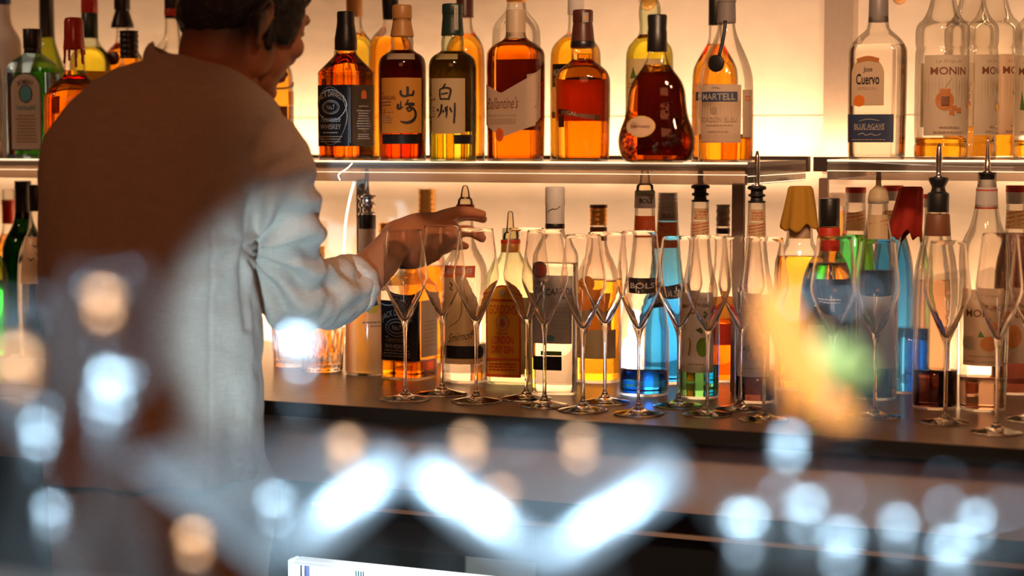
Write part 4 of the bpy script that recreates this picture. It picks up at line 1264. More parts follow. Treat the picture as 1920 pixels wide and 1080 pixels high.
M_YCLOTH = paper('amber_cloth', (0.62, 0.33, 0.03), .35, .8)
M_RCLOTH = paper('red_cloth', (0.42, 0.02, 0.005), .30, .8)
stock('cognac_bottle', 'squat glowing amber bottle whose neck is wrapped in an ochre cloth', 1496, base=735, prof=[(0, 40), (5, 44), (200, 46), (235, 44), (262, 34), (275, 26), (290, 24), (320, 22), (360, 20)], liquid=L_GOLD, fill=250, ratio=.8, n=2.4,
      decals=[('neck_plate', 0, [('rect', -22, 283, 22, 308, P_GOLDI), ('rect', -19, 286, 19, 305, P_CREAM)])], extra=cover(4, 0, 78, 22, 36, M_YCLOTH, 380, jag=10), group=CG)
stock('whisky_bottle', 'broad gold-lit bottle with black cap and dark red neck label near the garnish glass', 1550, base=762, prof=[(0, 50), (5, 54), (170, 54), (225, 50), (262, 38), (280, 24), (300, 20), (340, 18), (376, 17)], liquid=L_YELLOW, fill=262, backl=(70, 222, 48, P_BLACK),
      caps=[('cap', [(330, 19.5), (380, 19.5), (382, 18.5)], C_BLACK), ('neck_label', [(284, 22), (328, 20)], P_RED)],
      decals=[('label', 0, [('rect', -46, 60, 46, 222, P_BLACK), ('rect', -40, 66, 40, 150, P_CREAM), ('lines', -30, 182, 30, 196, 2, P_SILV)])], group=CG)
stock('spirit_bottle', 'clear bottle with clear cap and orange-brown fill behind the black-capped gold bottle', 1572, Y=3.25, prof=[(0, 34), (3, 36), (190, 36), (240, 26), (270, 15), (340, 14)], liquid=L_AMBER, fill=308,
      caps=[screw(318, 342, 16.5, paper('clear_plastic_cap', (.8, .7, .6), .6), ridges=2)], group=CG)
for px, yb, lab, gls, liq, H in [(1606, 3.15, 'green liqueur bottle with red-topped white cap and slanted striped neck label', G_CLEAR, L_GREEN, 368),
                                 (1676, 3.20, 'blue liqueur bottle with red-topped white cap behind the red cloth', G_CLEAR, L_BLUE, 368)]:
    stock('liqueur_bottle', lab, px, Y=yb, prof=[(0, 40), (4, 42), (200, 42), (250, 34), (285, 22), (330, 18), (H - 8, 17)], liquid=liq, fill=280,
          caps=[('cap', [(H - 28, 18), (H - 10, 18.5)], C_WHITE), ('cap_band', [(H - 10, 19.2), (H, 19)], C_RED)],
          decals=[('neck_label', 0, [('rect', -19, 288, 19, H - 46, P_TAN)] + [('stroke', [(-19, 290 + q * 7, 1.4), (19, 297 + q * 7, 1.4)], P_RED) for q in range(5)])], group=CG)
stock('syrup_bottle', 'bottle with cream dome nozzle and striped neck label beside the green liqueur', 1641, base=752, prof=[(0, 38), (4, 40), (240, 40), (275, 34), (305, 25), (340, 19), (370, 17)], liquid=L_BLACK, fill=240,
      caps=[nozzle(368, 430, 19, C_CREAMP, dome=True), ('collar', [(364, 19.4), (369, 19.2)], C_GREY)],
      decals=[('neck_label', 0, [('rect', -20, 296, 20, 344, P_TAN)] + [('stroke', [(-20, 299 + q * 9, 1.4), (20, 308 + q * 9, 1.4)], P_RED) for q in range(4)]), ('label', 0, [('rect', -38, 60, 38, 190, P_GREY)])], group=CG)
stock('liqueur_bottle', 'clear bottle whose neck is wrapped in a crumpled deep red cloth', 1703, base=740, prof=[(0, 36), (4, 38), (220, 38), (270, 28), (300, 20), (340, 18), (366, 17)], liquid=L_BLUE, fill=120,
      extra=cover(9, 0, 92, 21, 33, M_RCLOTH, 384, lean=.14, jag=14), group=CG)
stock('syrup_bottle', 'ribbed bottle with black stopper, metal spout and brown neck label', 1752, base=770, prof=[(0, 40), (4, 42), (60, 41), (66, 42), (250, 40), (290, 32), (320, 24), (350, 21), (378, 19)], liquid=L_BLACK, fill=70,
      caps=[('stopper', [(366, 20), (400, 20), (404, 14), (412, 12), (424, 18), (430, 18)], C_BLACKP, [('spout', [(430, 15), (434, 6), (440, 5), (464, 6.5), (484, 5), (494, 2)], STEEL)]), ('neck_label', [(322, 24.5), (362, 21.5)], P_BROWN)], group=CG)
stock('syrup_bottle', 'bottle with red-topped clear cap just behind the black-stoppered bottle', 1752, Y=3.17, prof=[(0, 34), (3, 36), (200, 36), (250, 26), (285, 16), (340, 15)], liquid=L_BROWN, fill=200,
      caps=[('cap', [(335, 18), (352, 18)], C_WHITE), ('cap_band', [(352, 18.8), (360, 18.6)], C_RED)], group=CG)
coco = [('ell', -22, 128, 16, 14, P_CREAM), ('ell', -22, 126, 11, 9, P_WHITE), ('ell', 16, 128, 16, 14, P_CARAM), ('poly', [(-4, 140), (0, 152), (8, 140)], P_LEAF)]
stock('syrup_bottle', 'large textured syrup bottle with metal spout, coconut label and brown liquid, right end of counter', 1842, base=774,
      prof=[(0, 40), (4, 43), (80, 44), (86, 42), (92, 44), (240, 46), (250, 44), (258, 47), (300, 46), (318, 42), (345, 28), (385, 20), (430, 17), (444, 16)], liquid=L_BROWN, fill=60, kref=None,
      caps=[('neck_label', [(378, 20.8), (384, 21), (412, 19.5), (416, 18.5)], P_WHITE), ('cap_band', [(376, 21.2), (379, 21.1)], P_RED), ('cap_band', [(409, 20), (412, 19.8)], P_RED), ('collar', [(416, 18), (430, 14)], P_WHITE), ('pourer', [(430, 14), (438, 14), (440, 17), (443, 17)], C_BLACKP, [('spout', [(443, 11), (446, 5.5), (470, 5), (500, 2.5), (510, 1.2)], STEEL)])],
      decals=[('label', -8, [('rect', -38, 86, 46, 228, P_PEACH), ('text', 'Le Sirop', 8, 212, 40, 7, P_FAINT, {'shear': .3}), ('text', 'MONIN', 4, 184, 66, 14, P_BROWN, {'bold': .03})] + coco + [('lines', -24, 101, 26, 107, 1, P_FAINT), ('lines', -34, 90, 40, 98, 1, P_FAINT)])], group=CG)
stock('syrup_bottle', 'dark syrup bottle with red-topped white cap at the right edge of the counter', 1898, base=742, prof=[(0, 38), (4, 40), (220, 40), (262, 32), (290, 21), (330, 18.5), (380, 17.5)], liquid=L_BLACK, fill=300, glass=G_CLEAR,
      caps=[('cap', [(354, 19), (376, 19.5)], C_WHITE), ('cap_band', [(376, 20), (388, 19.6)], C_RED)],
      decals=[('neck_label', 0, [('rect', -20, 308, 20, 342, P_TAN)] + [('stroke', [(-20, 311 + q * 8, 1.4), (20, 319 + q * 8, 1.4)], P_RED) for q in range(4)]), ('label', -10, [('rect', -30, 60, 38, 190, P_PEACH), ('text', 'MONIN', 4, 150, 50, 12, P_BROWN, {'bold': .03}), ('ell', 6, 110, 16, 22, P_CARAM)])], group=CG)
# cut-glass tumblers under the sleeve
for px, yb, r, h, lab in [(604, 700, 44, 82, 'heavy cut-glass tumbler standing under the bartender\'s forearm'), (545, 690, 36, 76, 'cut-glass tumbler half hidden behind the bartender\'s jacket')]:
    p = onZ(px, yb, ZC); k = depth(p) / F
    hd = Vector((p.x, p.y, 0)).normalized(); p = p + hd * r * k
    bm = bmesh.new()
    prof_ = [(0, 0), (r * .86, 0), (r * .9, 3), (r * .95, h * .5), (r, h), (r - 2.2, h), (r * .95 - 3, h * .5), (r * .84, 14), (0, 12)]
    lathe(bm, [(a * k, b * k) for a, b in prof_], 28)
    for v in bm.verts:
        rr = math.hypot(v.co.x, v.co.y)
        if 4 * k < v.co.z < h * .7 * k and rr > r * .85 * k:
            a = math.atan2(v.co.y, v.co.x)
            s = 1 - .04 * abs(math.sin(7 * a))
            v.co.x *= s; v.co.y *= s
    o = bmput('cut_glass_tumbler', bm, GLASSWARE, smooth=False)
    o.location = (p.x, p.y, ZC + .0005)
    tag(o, lab, 'tumbler')

# ================================================================== CHAMPAGNE FLUTES
FL = [  # px, base y, rim y, label
    (760, 749, 427, 'first champagne flute, in front of the black-label bottle and under the wrist'),
    (829, 739, 419, 'second champagne flute, under the bartender\'s palm'),
    (893, 753, 425, 'third champagne flute, between the vodka bottle and the yellow-label gin'),
    (987, 748, 424, 'champagne flute just right of the yellow-label gin bottle'),
    (1021, 761, 428, 'champagne flute in front of the white-capped rum bottle'),
    (1093, 770, 436, 'champagne flute left of the gold-capped clear bottle'),
    (1134, 755, 432, 'champagne flute in front of the gold-capped clear bottle'),
    (1197, 777, 430, 'champagne flute in front of the blue-based ribbed bottle'),
    (1272, 762, 440, 'champagne flute in front of the blue liqueur, behind the next one'),
    (1326, 778, 438, 'champagne flute in front of the lime syrup bottle'),
    (1388, 768, 440, 'champagne flute between the two syrup bottles with metal spouts'),
    (1432, 788, 442, 'champagne flute just left of the blurred orange garnish'),
    (1560, 794, 440, 'champagne flute behind the blurred garnish glass'),
    (1640, 782, 446, 'champagne flute in front of the dome-nozzle bottle'),
    (1772, 793, 448, 'champagne flute in front of the black-stoppered bottle'),
    (1868, 812, 434, 'tallest-looking champagne flute near the right picture edge'),
    (1932, 788, 440, 'champagne flute cut off by the right picture edge')]


def flute_mesh(H):
    bm = bmesh.new()
    s = H / 322
    out = chaikin([(0, 0), (44, 0), (48, 1), (47.5, 2.2), (30, 5), (10, 10), (4.5, 18), (3.4, 30), (3.2, 90), (3.8, 130), (6, 142), (12, 156), (28, 192), (41, 222), (43.5, 234), (41.5, 250), (35, 300), (32.2, 321.5), (32.0, 322)], 1)
    inn = chaikin([(31.9, 322), (31.7, 321.5), (34.4, 300), (40.9, 250), (42.8, 234), (40.1, 222), (25.5, 190), (8, 160), (3, 153), (0, 152)], 1)
    lathe(bm, [(a * s, b * s) for a, b in out + inn], 40)
    bmesh.ops.recalc_face_normals(bm, faces=bm.faces)
    me = bpy.data.meshes.new('champagne_flute')
    bm.to_mesh(me); bm.free()
    return me


fm = flute_mesh(322)
fm.materials.append(GLASSWARE)
fm.polygons.foreach_set('use_smooth', [True] * len(fm.polygons))
for px, yb, yr, lab in FL:
    p = onZ(px, yb, ZC)
    k = depth(p) / F
    o = bpy.data.objects.new('champagne_flute', fm)
    COL.objects.link(o)
    s = (yb - 4 - yr) / 322 * k
    o.location = (p.x, p.y, ZC + 0.0003)
    o.scale = (k * 1.0, k * 1.0, s)
    tag(o, lab, 'champagne flute', 'champagne flutes lined up on the back counter')

# small cool lamp glowing behind the ribbed bottle
p = W(1186, 690, 3.36)
bm = bmesh.new()
lathe(bm, [(0, 0), (0.016, 0), (0.018, 0.004), (0.018, 0.04), (0.014, 0.062), (0.0, 0.068)], 20)
o = bmput('led_candle', bm, glow('cool_lamp', (0.75, 0.85, 1.0), 9.0))
o.location = (onY(1186, 3.14).x, 3.14, ZC + 0.0005)
tag(o, 'small cool-white glowing lamp behind the blue-based ribbed bottle', 'lamp')

# ================================================================== BARTENDER
def smooth_union(name, bm, voxel, iters=6, factor=0.5, post=None, mats=None, parent=None):
    bmesh.ops.recalc_face_normals(bm, faces=bm.faces)
    me = bpy.data.meshes.new('tmp'); bm.to_mesh(me); bm.free()
    o = bpy.data.objects.new('tmp', me); COL.objects.link(o)
    m = o.modifiers.new('r', 'REMESH'); m.mode = 'VOXEL'; m.voxel_size = voxel
    s = o.modifiers.new('s', 'SMOOTH'); s.iterations = iters; s.factor = factor
    dg = bpy.context.evaluated_depsgraph_get()
    res = bpy.data.meshes.new_from_object(o.evaluated_get(dg))
    bpy.data.objects.remove(o); bpy.data.meshes.remove(me)
    res.name = name
    if post:
        n = len(res.vertices)
        co = np.empty(n * 3); res.vertices.foreach_get('co', co); co = co.reshape(-1, 3)
        nn = np.empty(n * 3); res.vertices.foreach_get('normal', nn); nn = nn.reshape(-1, 3)
        co = post(co, nn)
        res.vertices.foreach_set('co', co.ravel()); res.update()
    return put(name, res, mats, parent)


def to_px(co):
    """rows of world points -> photo pixel columns x, y and depth"""
    d = co - np.array(CP)
    z = d @ np.array(fwd)
    return 960 + F * (d @ np.array(rgt)) / z, 540 - F * (d @ np.array(up)) / z, z


SK = pbsdf('skin', (0.46, 0.18, 0.08), 0.5, bump=0.08, bscale=400, var=0.08)
SK.node_tree.nodes['Principled BSDF'].inputs['Subsurface Weight'].default_value = 0.25
SK.node_tree.nodes['Principled BSDF'].inputs['Subsurface Radius'].default_value = (0.02, 0.006, 0.003)
SK.node_tree.nodes['Principled BSDF'].inputs['Subsurface Scale'].default_value = 0.6
HAIR = pbsdf('black_hair', (0.010, 0.008, 0.008), 0.55, bump=0.9, bscale=260)


def linen(name, col, sc=700):
    m = bpy.data.materials.new(name); m.use_nodes = True
    nt = m.node_tree; b = nt.nodes['Principled BSDF']
    b.inputs['Roughness'].default_value = 0.85
    b.inputs['Sheen Weight'].default_value = 0.15
    tc = nt.nodes.new('ShaderNodeTexCoord')
    outs = []
    for sx, sz in ((60, 900), (900, 60)):
        mp = nt.nodes.new('ShaderNodeMapping'); mp.inputs['Scale'].default_value = (sx, sx, sz)
        n = nt.nodes.new('ShaderNodeTexNoise'); n.inputs['Scale'].default_value = 1.0; n.inputs['Detail'].default_value = 2
        nt.links.new(tc.outputs['Object'], mp.inputs[0]); nt.links.new(mp.outputs[0], n.inputs['Vector'])
        outs.append(n)
    ad = nt.nodes.new('ShaderNodeMath'); ad.operation = 'ADD'
    nt.links.new(outs[0].outputs['Fac'], ad.inputs[0]); nt.links.new(outs[1].outputs['Fac'], ad.inputs[1])
    bp = nt.nodes.new('ShaderNodeBump'); bp.inputs['Strength'].default_value = 0.8; bp.inputs['Distance'].default_value = 0.0015
    nt.links.new(ad.outputs[0], bp.inputs['Height']); nt.links.new(bp.outputs[0], b.inputs['Normal'])
    rp = nt.nodes.new('ShaderNodeMapRange'); rp.inputs[1].default_value = 0.6; rp.inputs[2].default_value = 1.4
    nt.links.new(ad.outputs[0], rp.inputs[0])
    mx = nt.nodes.new('ShaderNodeMix'); mx.data_type = 'RGBA'
    mx.inputs['A'].default_value = (*[c * .78 for c in col], 1); mx.inputs['B'].default_value = (*[c * 1.1 for c in col], 1)
    nt.links.new(rp.outputs[0], mx.inputs['Factor']); nt.links.new(mx.outputs['Result'], b.inputs['Base Color'])
    return m


LINEN = linen('cream_linen', (0.56, 0.43, 0.33))
TROUS = linen('pale_trousers', (0.60, 0.54, 0.47))
ZB = 2.60      # depth of the torso axis
kb = ZB / F
foot = W(300, 700, ZB)
pers = thing('person', 'bartender in a cream linen jacket seen from behind, reaching right to grip a bottle', 'person', (foot.x, foot.y, 0))
ploc = Vector((foot.x, foot.y, 0))
FH = Vector((fwd.x, fwd.y, 0)).normalized()
UP = Vector((0, 0, 1))

# --- head frame: face turned to the right and away, tilted down
hd_h = (rgt * 0.71 + FH * 0.70).normalized()
tilt = math.radians(20)
hf = (hd_h * math.cos(tilt) - UP * math.sin(tilt)).normalized()
hs = hd_h.cross(UP).normalized()            # his right side
hu = hs.cross(hf).normalized()
HC = W(459, 8, 2.63)


def hp(f, s, u):
    return HC + hf * f / 1000 + hs * s / 1000 + hu * u / 1000


AX = (hf, hs, hu)


def he(bm, f, s, u, rf, rs, ru):
    add_ell(bm, hp(f, s, u), AX, (rf / 1000, rs / 1000, ru / 1000))


body = bmesh.new()
he(body, 0, 0, 0, 92, 73, 86)            # cranium
he(body, 46, 0, -4, 46, 62, 52)          # forehead
he(body, 44, 0, -52, 44, 56, 60)         # mid face
he(body, 42, 0, -88, 40, 43, 32)         # lower jaw
he(body, 72, 0, -104, 17, 22, 15)        # chin
for s_ in (-1, 1):
    he(body, 12, 46 * s_, -70, 28, 15, 34)       # jaw angle
    he(body, 68, 38 * s_, -38, 20, 19, 19)       # cheekbone
    he(body, 83, 22 * s_, 8, 10, 22, 8)          # brow
    he(body, 76, 30 * s_, -12, 11, 13, 10)       # eyeball under lid
add_limb(body, [hp(86, 0, -2), hp(90, 0, -22), hp(97, 0, -40), hp(90, 0, -50)], [.007, .008, .012, .010], 12)
he(body, 90, 9, -47, 8, 6, 6); he(body, 90, -9, -47, 8, 6, 6)
he(body, 88, 0, -70, 10, 22, 5); he(body, 86, 0, -79, 10, 19, 6)
# neck
NB = W(392, 190, 2.60)
add_limb(body, [hp(-18, 0, -40), hp(-20, 0, -85), W(418, 130, 2.62), NB, W(370, 250, 2.6)], [.056, .055, .054, .054, .055], 24)
# torso and hips under the clothes
add_limb(body, [W(350, 240, 2.6), W(320, 400, 2.6), W(300, 640, 2.6), W(300, 880, 2.6)], [.085, .11, .11, .115], 28, flat=(FH, .72))
# right arm, forearm and hand
SH = W(500, 300, 2.60); EL = W(530, 520, 2.79); WR = W(735, 462, 3.08)
CU = W(655, 535, 2.95)
add_limb(body, [W(420, 280, 2.6), SH, W(515, 390, 2.67), EL], [.035, .038, .036, .036], 20)
add_limb(body, [EL, W(600, 545, 2.87), CU, W(705, 497, 3.03), WR, W(765, 440, 3.11)], [.042, .044, .039, .033, .029, .030], 20)
# palm: flattened block
hdir = (W(850, 420, 3.170) - WR).normalized()
pn = (fwd * 0.9 - up * 0.1).normalized()
add_limb(body, [W(752, 450, 3.100), W(790, 444, 3.125), W(822, 438, 3.145)], [.036, .042, .038], 20, flat=(pn, .5))
add_limb(body, [W(745, 470, 3.100), W(780, 480, 3.120), W(812, 474, 3.130)], [.020, .022, .016], 14)
FING = [  # knuckle, mid, end, tip
    [(812, 414, 3.128), (842, 401, 3.143), (872, 397, 3.158), (904, 402, 3.168)],
    [(822, 424, 3.158), (852, 409, 3.188), (880, 404, 3.208), (906, 411, 3.218)],
    [(822, 446, 3.168), (850, 438, 3.203), (872, 436, 3.228), (890, 440, 3.238)],
    [(815, 466, 3.168), (838, 462, 3.198), (856, 460, 3.218), (872, 462, 3.223)]]
for i, fg in enumerate(FING):
    r = (.0105, .0100, .0095, .0085)[i]
    add_limb(body, [W(785, 440 + i * 9, 3.118)] + [W(*q) for q in fg], [r * 1.1, r * 1.1, r, r * .95, r * .75], 12, 4)
add_limb(body, [W(780, 470, 3.110), W(820, 452, 3.115), W(852, 437, 3.125), (W(880, 434, 3.140)), W(905, 447, 3.150)], [.016, .0135, .0115, .0105, .008], 12)
# left arm, hanging in front of him
add_limb(body, [W(300, 280, 2.6), W(165, 310, 2.6), W(140, 400, 2.62), W(132, 560, 2.64)], [.04, .036, .036, .034], 18)
add_limb(body, [W(132, 560, 2.64), W(150, 640, 2.74), W(210, 690, 2.84)], [.04, .034, .028], 18)
add_limb(body, [W(210, 690, 2.84), W(232, 706, 2.87), W(258, 720, 2.88)], [.028, .036, .03], 16, flat=(up, .5))
for i in range(4):
    add_limb(body, [W(250, 706 + i * 10, 2.88 + .005 * i), W(275, 716 + i * 10, 2.89), W(292, 730 + i * 9, 2.89)], [.010, .009, .008], 10, 3)
add_limb(body, [W(232, 700, 2.86), W(252, 690, 2.85), W(272, 694, 2.85)], [.012, .010, .008], 10, 3)
# legs
for sx, fx in ((-1, 225), (1, 375)):
    hip = W(fx, 880, 2.6)
    add_limb(body, [hip, Vector((hip.x, hip.y, .48)), Vector((hip.x, hip.y, .10))], [.085, .058, .042], 18)
    fd = Vector((fwd.x, fwd.y, 0)).normalized()
    add_limb(body, [Vector((hip.x, hip.y, .07)) - fd * .02, Vector((hip.x, hip.y, .055)) + fd * .13], [.038, .034], 14)
# right ear: helix, antihelix, concha and lobe
def ear(bm, sgn):
    def ep(a, b, c=0):   # a: forward, b: up in the ear plane, c: outwards
        return hp(-13 + a, sgn * (70 + 0.35 * (-a) + c), -38 + b)
    P = [ep(11, -2, 0), ep(12, 12, 3), ep(8, 25, 7), ep(-4, 31, 11), ep(-15, 24, 13), ep(-18, 8, 12), ep(-14, -8, 9), ep(-7, -20, 6), ep(0, -28, 3), ep(6, -24, 1)]
    add_limb(bm, P, [.0035, .004, .004, .004, .004, .0038, .0038, .005, .006, .0045], 10, 4)
    add_limb(bm, [ep(2, 16, 4), ep(-8, 14, 7), ep(-10, 0, 7), ep(-5, -12, 5), ep(3, -16, 2)], [.003, .0035, .0038, .0038, .003], 8, 4)
    add_ell(bm, ep(-4, 4, 2), (hf, hs, hu), (.014, .0035, .024))
    add_ell(bm, ep(9, -6, 3), (hf, hs, hu), (.004, .004, .006))
ear(body, 1); ear(body, -1)
bd = smooth_union('body', body, 0.0030, 3, 0.5, mats=SK)
# stubble of the cropped nape and sideburns: darker skin colour where short hair grows
nv = len(bd.data.vertices)
co = np.empty(nv * 3); bd.data.vertices.foreach_get('co', co); co = co.reshape(-1, 3) - np.array(HC)
cf_, cs_, cu_ = co @ np.array(hf) * 1000, co @ np.array(hs) * 1000, co @ np.array(hu) * 1000
sm = lambda x, a, b: np.clip((x - a) / (b - a), 0, 1)
st = sm(cu_, -112, -55) * (1 - sm(cf_, -22, 2)) * (np.abs(cf_) < 120)
st = np.maximum(st, sm(cu_, -88, -50) * sm(cf_, 2, 10) * (1 - sm(cf_, 26, 40)) * (np.abs(cs_) > 40) * .8)
att = bd.data.attributes.new('stubble', 'FLOAT', 'POINT')
att.data.foreach_set('value', st.astype(np.float32))
nt = SK.node_tree
an = nt.nodes.new('ShaderNodeAttribute'); an.attribute_name = 'stubble'
mxs = nt.nodes.new('ShaderNodeMix'); mxs.data_type = 'RGBA'
bs = nt.nodes['Principled BSDF']
src = bs.inputs['Base Color'].links[0].from_socket
nt.links.new(src, mxs.inputs['A']); mxs.inputs['B'].default_value = (.02, .013, .01, 1)
nt.links.new(an.outputs['Fac'], mxs.inputs['Factor']); nt.links.new(mxs.outputs['Result'], bs.inputs['Base Color'])
bd.parent = pers
bd.matrix_parent_inverse = Matrix.Translation(-ploc)


def own(o, par=pers):
    o.parent = par
    if par is pers:
        o.matrix_parent_inverse = Matrix.Translation(-ploc)
    return o


# hair
hair = bmesh.new()
he(hair, -8, 0, 16, 94, 80, 84)
he(hair, 38, 0, 44, 56, 64, 46)
he(hair, -44, 0, -30, 51, 61, 48)
for s_ in (-1, 1):
    he(hair, 30, 62 * s_, -4, 28, 12, 46)
    he(hair, 14, 63 * s_, -34, 11, 8, 32)


def hairpost(co, nn):
    out = co.copy()
    for i in range(len(co)):
        v = Vector(co[i])
        d = noise.noise(Vector((v.x * 55, v.y * 55, v.z * 22))) * .004 + noise.noise(v * 160) * .002
        out[i] = co[i] + nn[i] * d
    return out


own(smooth_union('hair', hair, 0.004, 2, 0.4, hairpost, HAIR))
# eyebrows and eyes on the turned-away face
eb = bmesh.new()
for s_ in (-1, 1):
    add_limb(eb, [hp(92, 10 * s_, 12), hp(90, 26 * s_, 16), hp(78, 40 * s_, 10)], [.003, .0035, .002], 8, 3)
own(bmput('eyebrows', eb, HAIR))
ey = bmesh.new()
for s_ in (-1, 1):
    add_ell(ey, hp(80, 30 * s_, -12), AX, (.0085, .010, .006))
own(bmput('eyes', ey, pbsdf('eye_dark', (.03, .02, .015), .15)))
# thin clear mouth guard rim in front of the lips
mg = bmesh.new()
P = [hp(84 + 16 * math.cos(a) * 1.0, 40 * math.sin(a), -84 - 4 * math.cos(a)) for a in [i * .35 - 1.4 for i in range(9)]]
add_tube(mg, P, .0016, 8)
own(bmput('mouth_guard', mg, paper('clear_guard', (.9, .8, .6), .5)))

# jacket: torso lofted in rows (pixel row, centre, half width, half thickness m, depth), tilted at the neck
rows = [(122, 378, 84, .062, 2.615), (134, 370, 100, .075, 2.612), (146, 356, 134, .092, 2.61), (164, 342, 164, .106, 2.605), (188, 332, 190, .116, 2.60), (218, 322, 208, .122, 2.60), (255, 306, 216, .128, 2.60), (300, 292, 208, .132, 2.60),
        (360, 284, 200, .134, 2.60), (440, 282, 194, .132, 2.60), (540, 284, 193, .128, 2.60), (640, 288, 196, .127, 2.60), (740, 290, 200, .130, 2.60), (830, 291, 204, .134, 2.60), (890, 291, 206, .136, 2.60)]
jk = bmesh.new()
rings = []
N = 56
for j, (py, cx, hw, hz_, zc) in enumerate(rows):
    tl = max(0.0, (200 - py) / 110.0)      # shoulder slope: right side lower than left
    ring = []
    for i in range(N):
        a = 2 * math.pi * i / N
        x = sup(math.cos(a), 2.5); z = sup(math.sin(a), 2.5)
        px = cx + hw * x
        pyy = py + tl * (34 * x + 18 * z)
        ring.append(jk.verts.new(W(px, pyy, zc) + FH * (z * hz_)))
    rings.append(ring)
for a_, b_ in zip(rings, rings[1:]):
    for i in range(N):
        j = (i + 1) % N
        jk.faces.new((a_[i], a_[j], b_[j], b_[i]))
jk.faces.new(rings[0][::-1]); jk.faces.new(rings[-1])
# sleeves
add_limb(jk, [W(400, 262, 2.6), W(484, 302, 2.60), W(514, 380, 2.66), W(524, 450, 2.72), W(526, 525, 2.77)], [.07, .074, .064, .062, .064], 28, 5)
add_limb(jk, [W(526, 520, 2.77), W(555, 540, 2.82), W(600, 552, 2.87), W(645, 545, 2.935), W(658, 540, 2.96)], [.066, .063, .054, .046, .043], 28, 5)
add_limb(jk, [W(230, 262, 2.6), W(160, 304, 2.6), W(146, 400, 2.61), W(140, 560, 2.63)], [.07, .060, .054, .050], 24, 5)
add_limb(jk, [W(140, 560, 2.63), W(155, 630, 2.72), W(185, 672, 2.79)], [.055, .05, .045], 24, 5)


def jpost(co, nn):
    px, py, zc = to_px(co)
    out = co.copy()
    for i in range(len(co)):
        x, y = px[i], py[i]
        v = Vector(co[i])
        d = noise.noise(v * 7) * .006 + noise.noise(Vector((v.x * 22, v.y * 22, v.z * 9))) * .0035 + noise.noise(v * 48) * .0013
        # creases wrapping the sleeve at elbow and forearm
        if x > 440 and y > 250:
            wl = max(0, 1 - abs(math.hypot(x - 500, y - 500) - 70) / 150)
            ang = math.atan2(y - 470, x - 455)
            d += wl * .0095 * math.sin(ang * 11 + noise.noise(v * 9) * 6) * min(1, max(0, (x - 455) / 40))
            d += .0045 * math.sin((x * .9 + y * .5) / 8.5 + noise.noise(v * 15) * 4) * min(1, max(0, (x - 590) / 40))
            wu = max(0, 1 - abs(y - 400) / 130) * min(1, max(0, (x - 480) / 30))
            d += wu * .0055 * math.sin((y + .35 * x) / 9.0 + noise.noise(v * 10) * 4)
        # armpit drag lines and vertical folds on the back
        r = math.hypot(x - 455, y - 455)
        if x < 470:
            ang = math.atan2(y - 455, x - 455)
            d += max(0, 1 - r / 190) * min(1, r / 60) * .005 * math.sin(ang * 6 + noise.noise(v * 9) * 6)
            d += .0035 * min(1, max(0, (y - 420) / 200)) * math.sin(x / 24.0 + noise.noise(v * 5) * 4 + y / 160)
            # centre-side seam
            sx = 395 + (y - 600) * -.02
            if y > 430:
                d -= .0022 * math.exp(-((x - sx) / 3.0) ** 2)
        # groove where sleeve meets the back
        gx = 478 - (y - 320) * .12 if y < 470 else 460
        if 250 < y < 620:
            d -= .006 * math.exp(-((x - gx) / 6.0) ** 2) * min(1, (y - 250) / 120)
        out[i] = co[i] + nn[i] * d
    return out


jacket = own(smooth_union('jacket', jk, 0.0045, 4, 0.5, jpost, LINEN))
# stand-up collar
cl = bmesh.new()
N = 64
cprof = []
r_in, r_out = [], []
low, high = [], []
for i in range(N):
    a = 2 * math.pi * i / N
    x, z = math.cos(a), math.sin(a)
    # collar rim: left back peak near (285,80), right front low near (495,205)
    bx = 388 + 112 * x; by = 146 + 62 * x + 6 * z
    lo = W(bx * 1.0 + 6 * x, by + 46, 2.60) + FH * (z * .082)
    wob = 4 * math.sin(3 * a + 1) + 3 * math.sin(7 * a)
    hi = W(388 + (104 + wob) * x, 143 + 63 * x + wob * .5, 2.60) + FH * (z * .070)
    low.append(lo); high.append(hi)
verts = []
for i in range(N):
    mid = (low[i] + high[i]) / 2 + (low[i] - (low[i] + high[i]) / 2) * 0
    c = W(388, 170, 2.6)
    outw = (low[i] - c); outw.z = 0; outw.normalize()
    verts.append([cl.verts.new(low[i]), cl.verts.new(mid + outw * .010), cl.verts.new(high[i] + outw * .007), cl.verts.new(high[i] - outw * .004), cl.verts.new(mid - outw * .001), cl.verts.new(low[i] - outw * .006)])
for i in range(N):
    j = (i + 1) % N
    for q in range(5):
        cl.faces.new((verts[i][q], verts[j][q], verts[j][q + 1], verts[i][q + 1]))
co_ = bmput('collar', cl, LINEN)
sb = co_.modifiers.new('sub', 'SUBSURF'); sb.levels = 2; sb.render_levels = 2
own(co_)
# cuff band at the right wrist
cf = bmesh.new()
d_ = (W(705, 497, 3.03) - CU).normalized()
add_tube(cf, [CU - d_ * .012, CU + d_ * .004, CU + d_ * .020], [.049, .050, .045], 28, True)
cfo = own(smooth_union('cuff', cf, 0.004, 4, .5, lambda co, nn: co + nn * (np.sin(to_px(co)[1] / 5.0) * .0012)[:, None], LINEN))
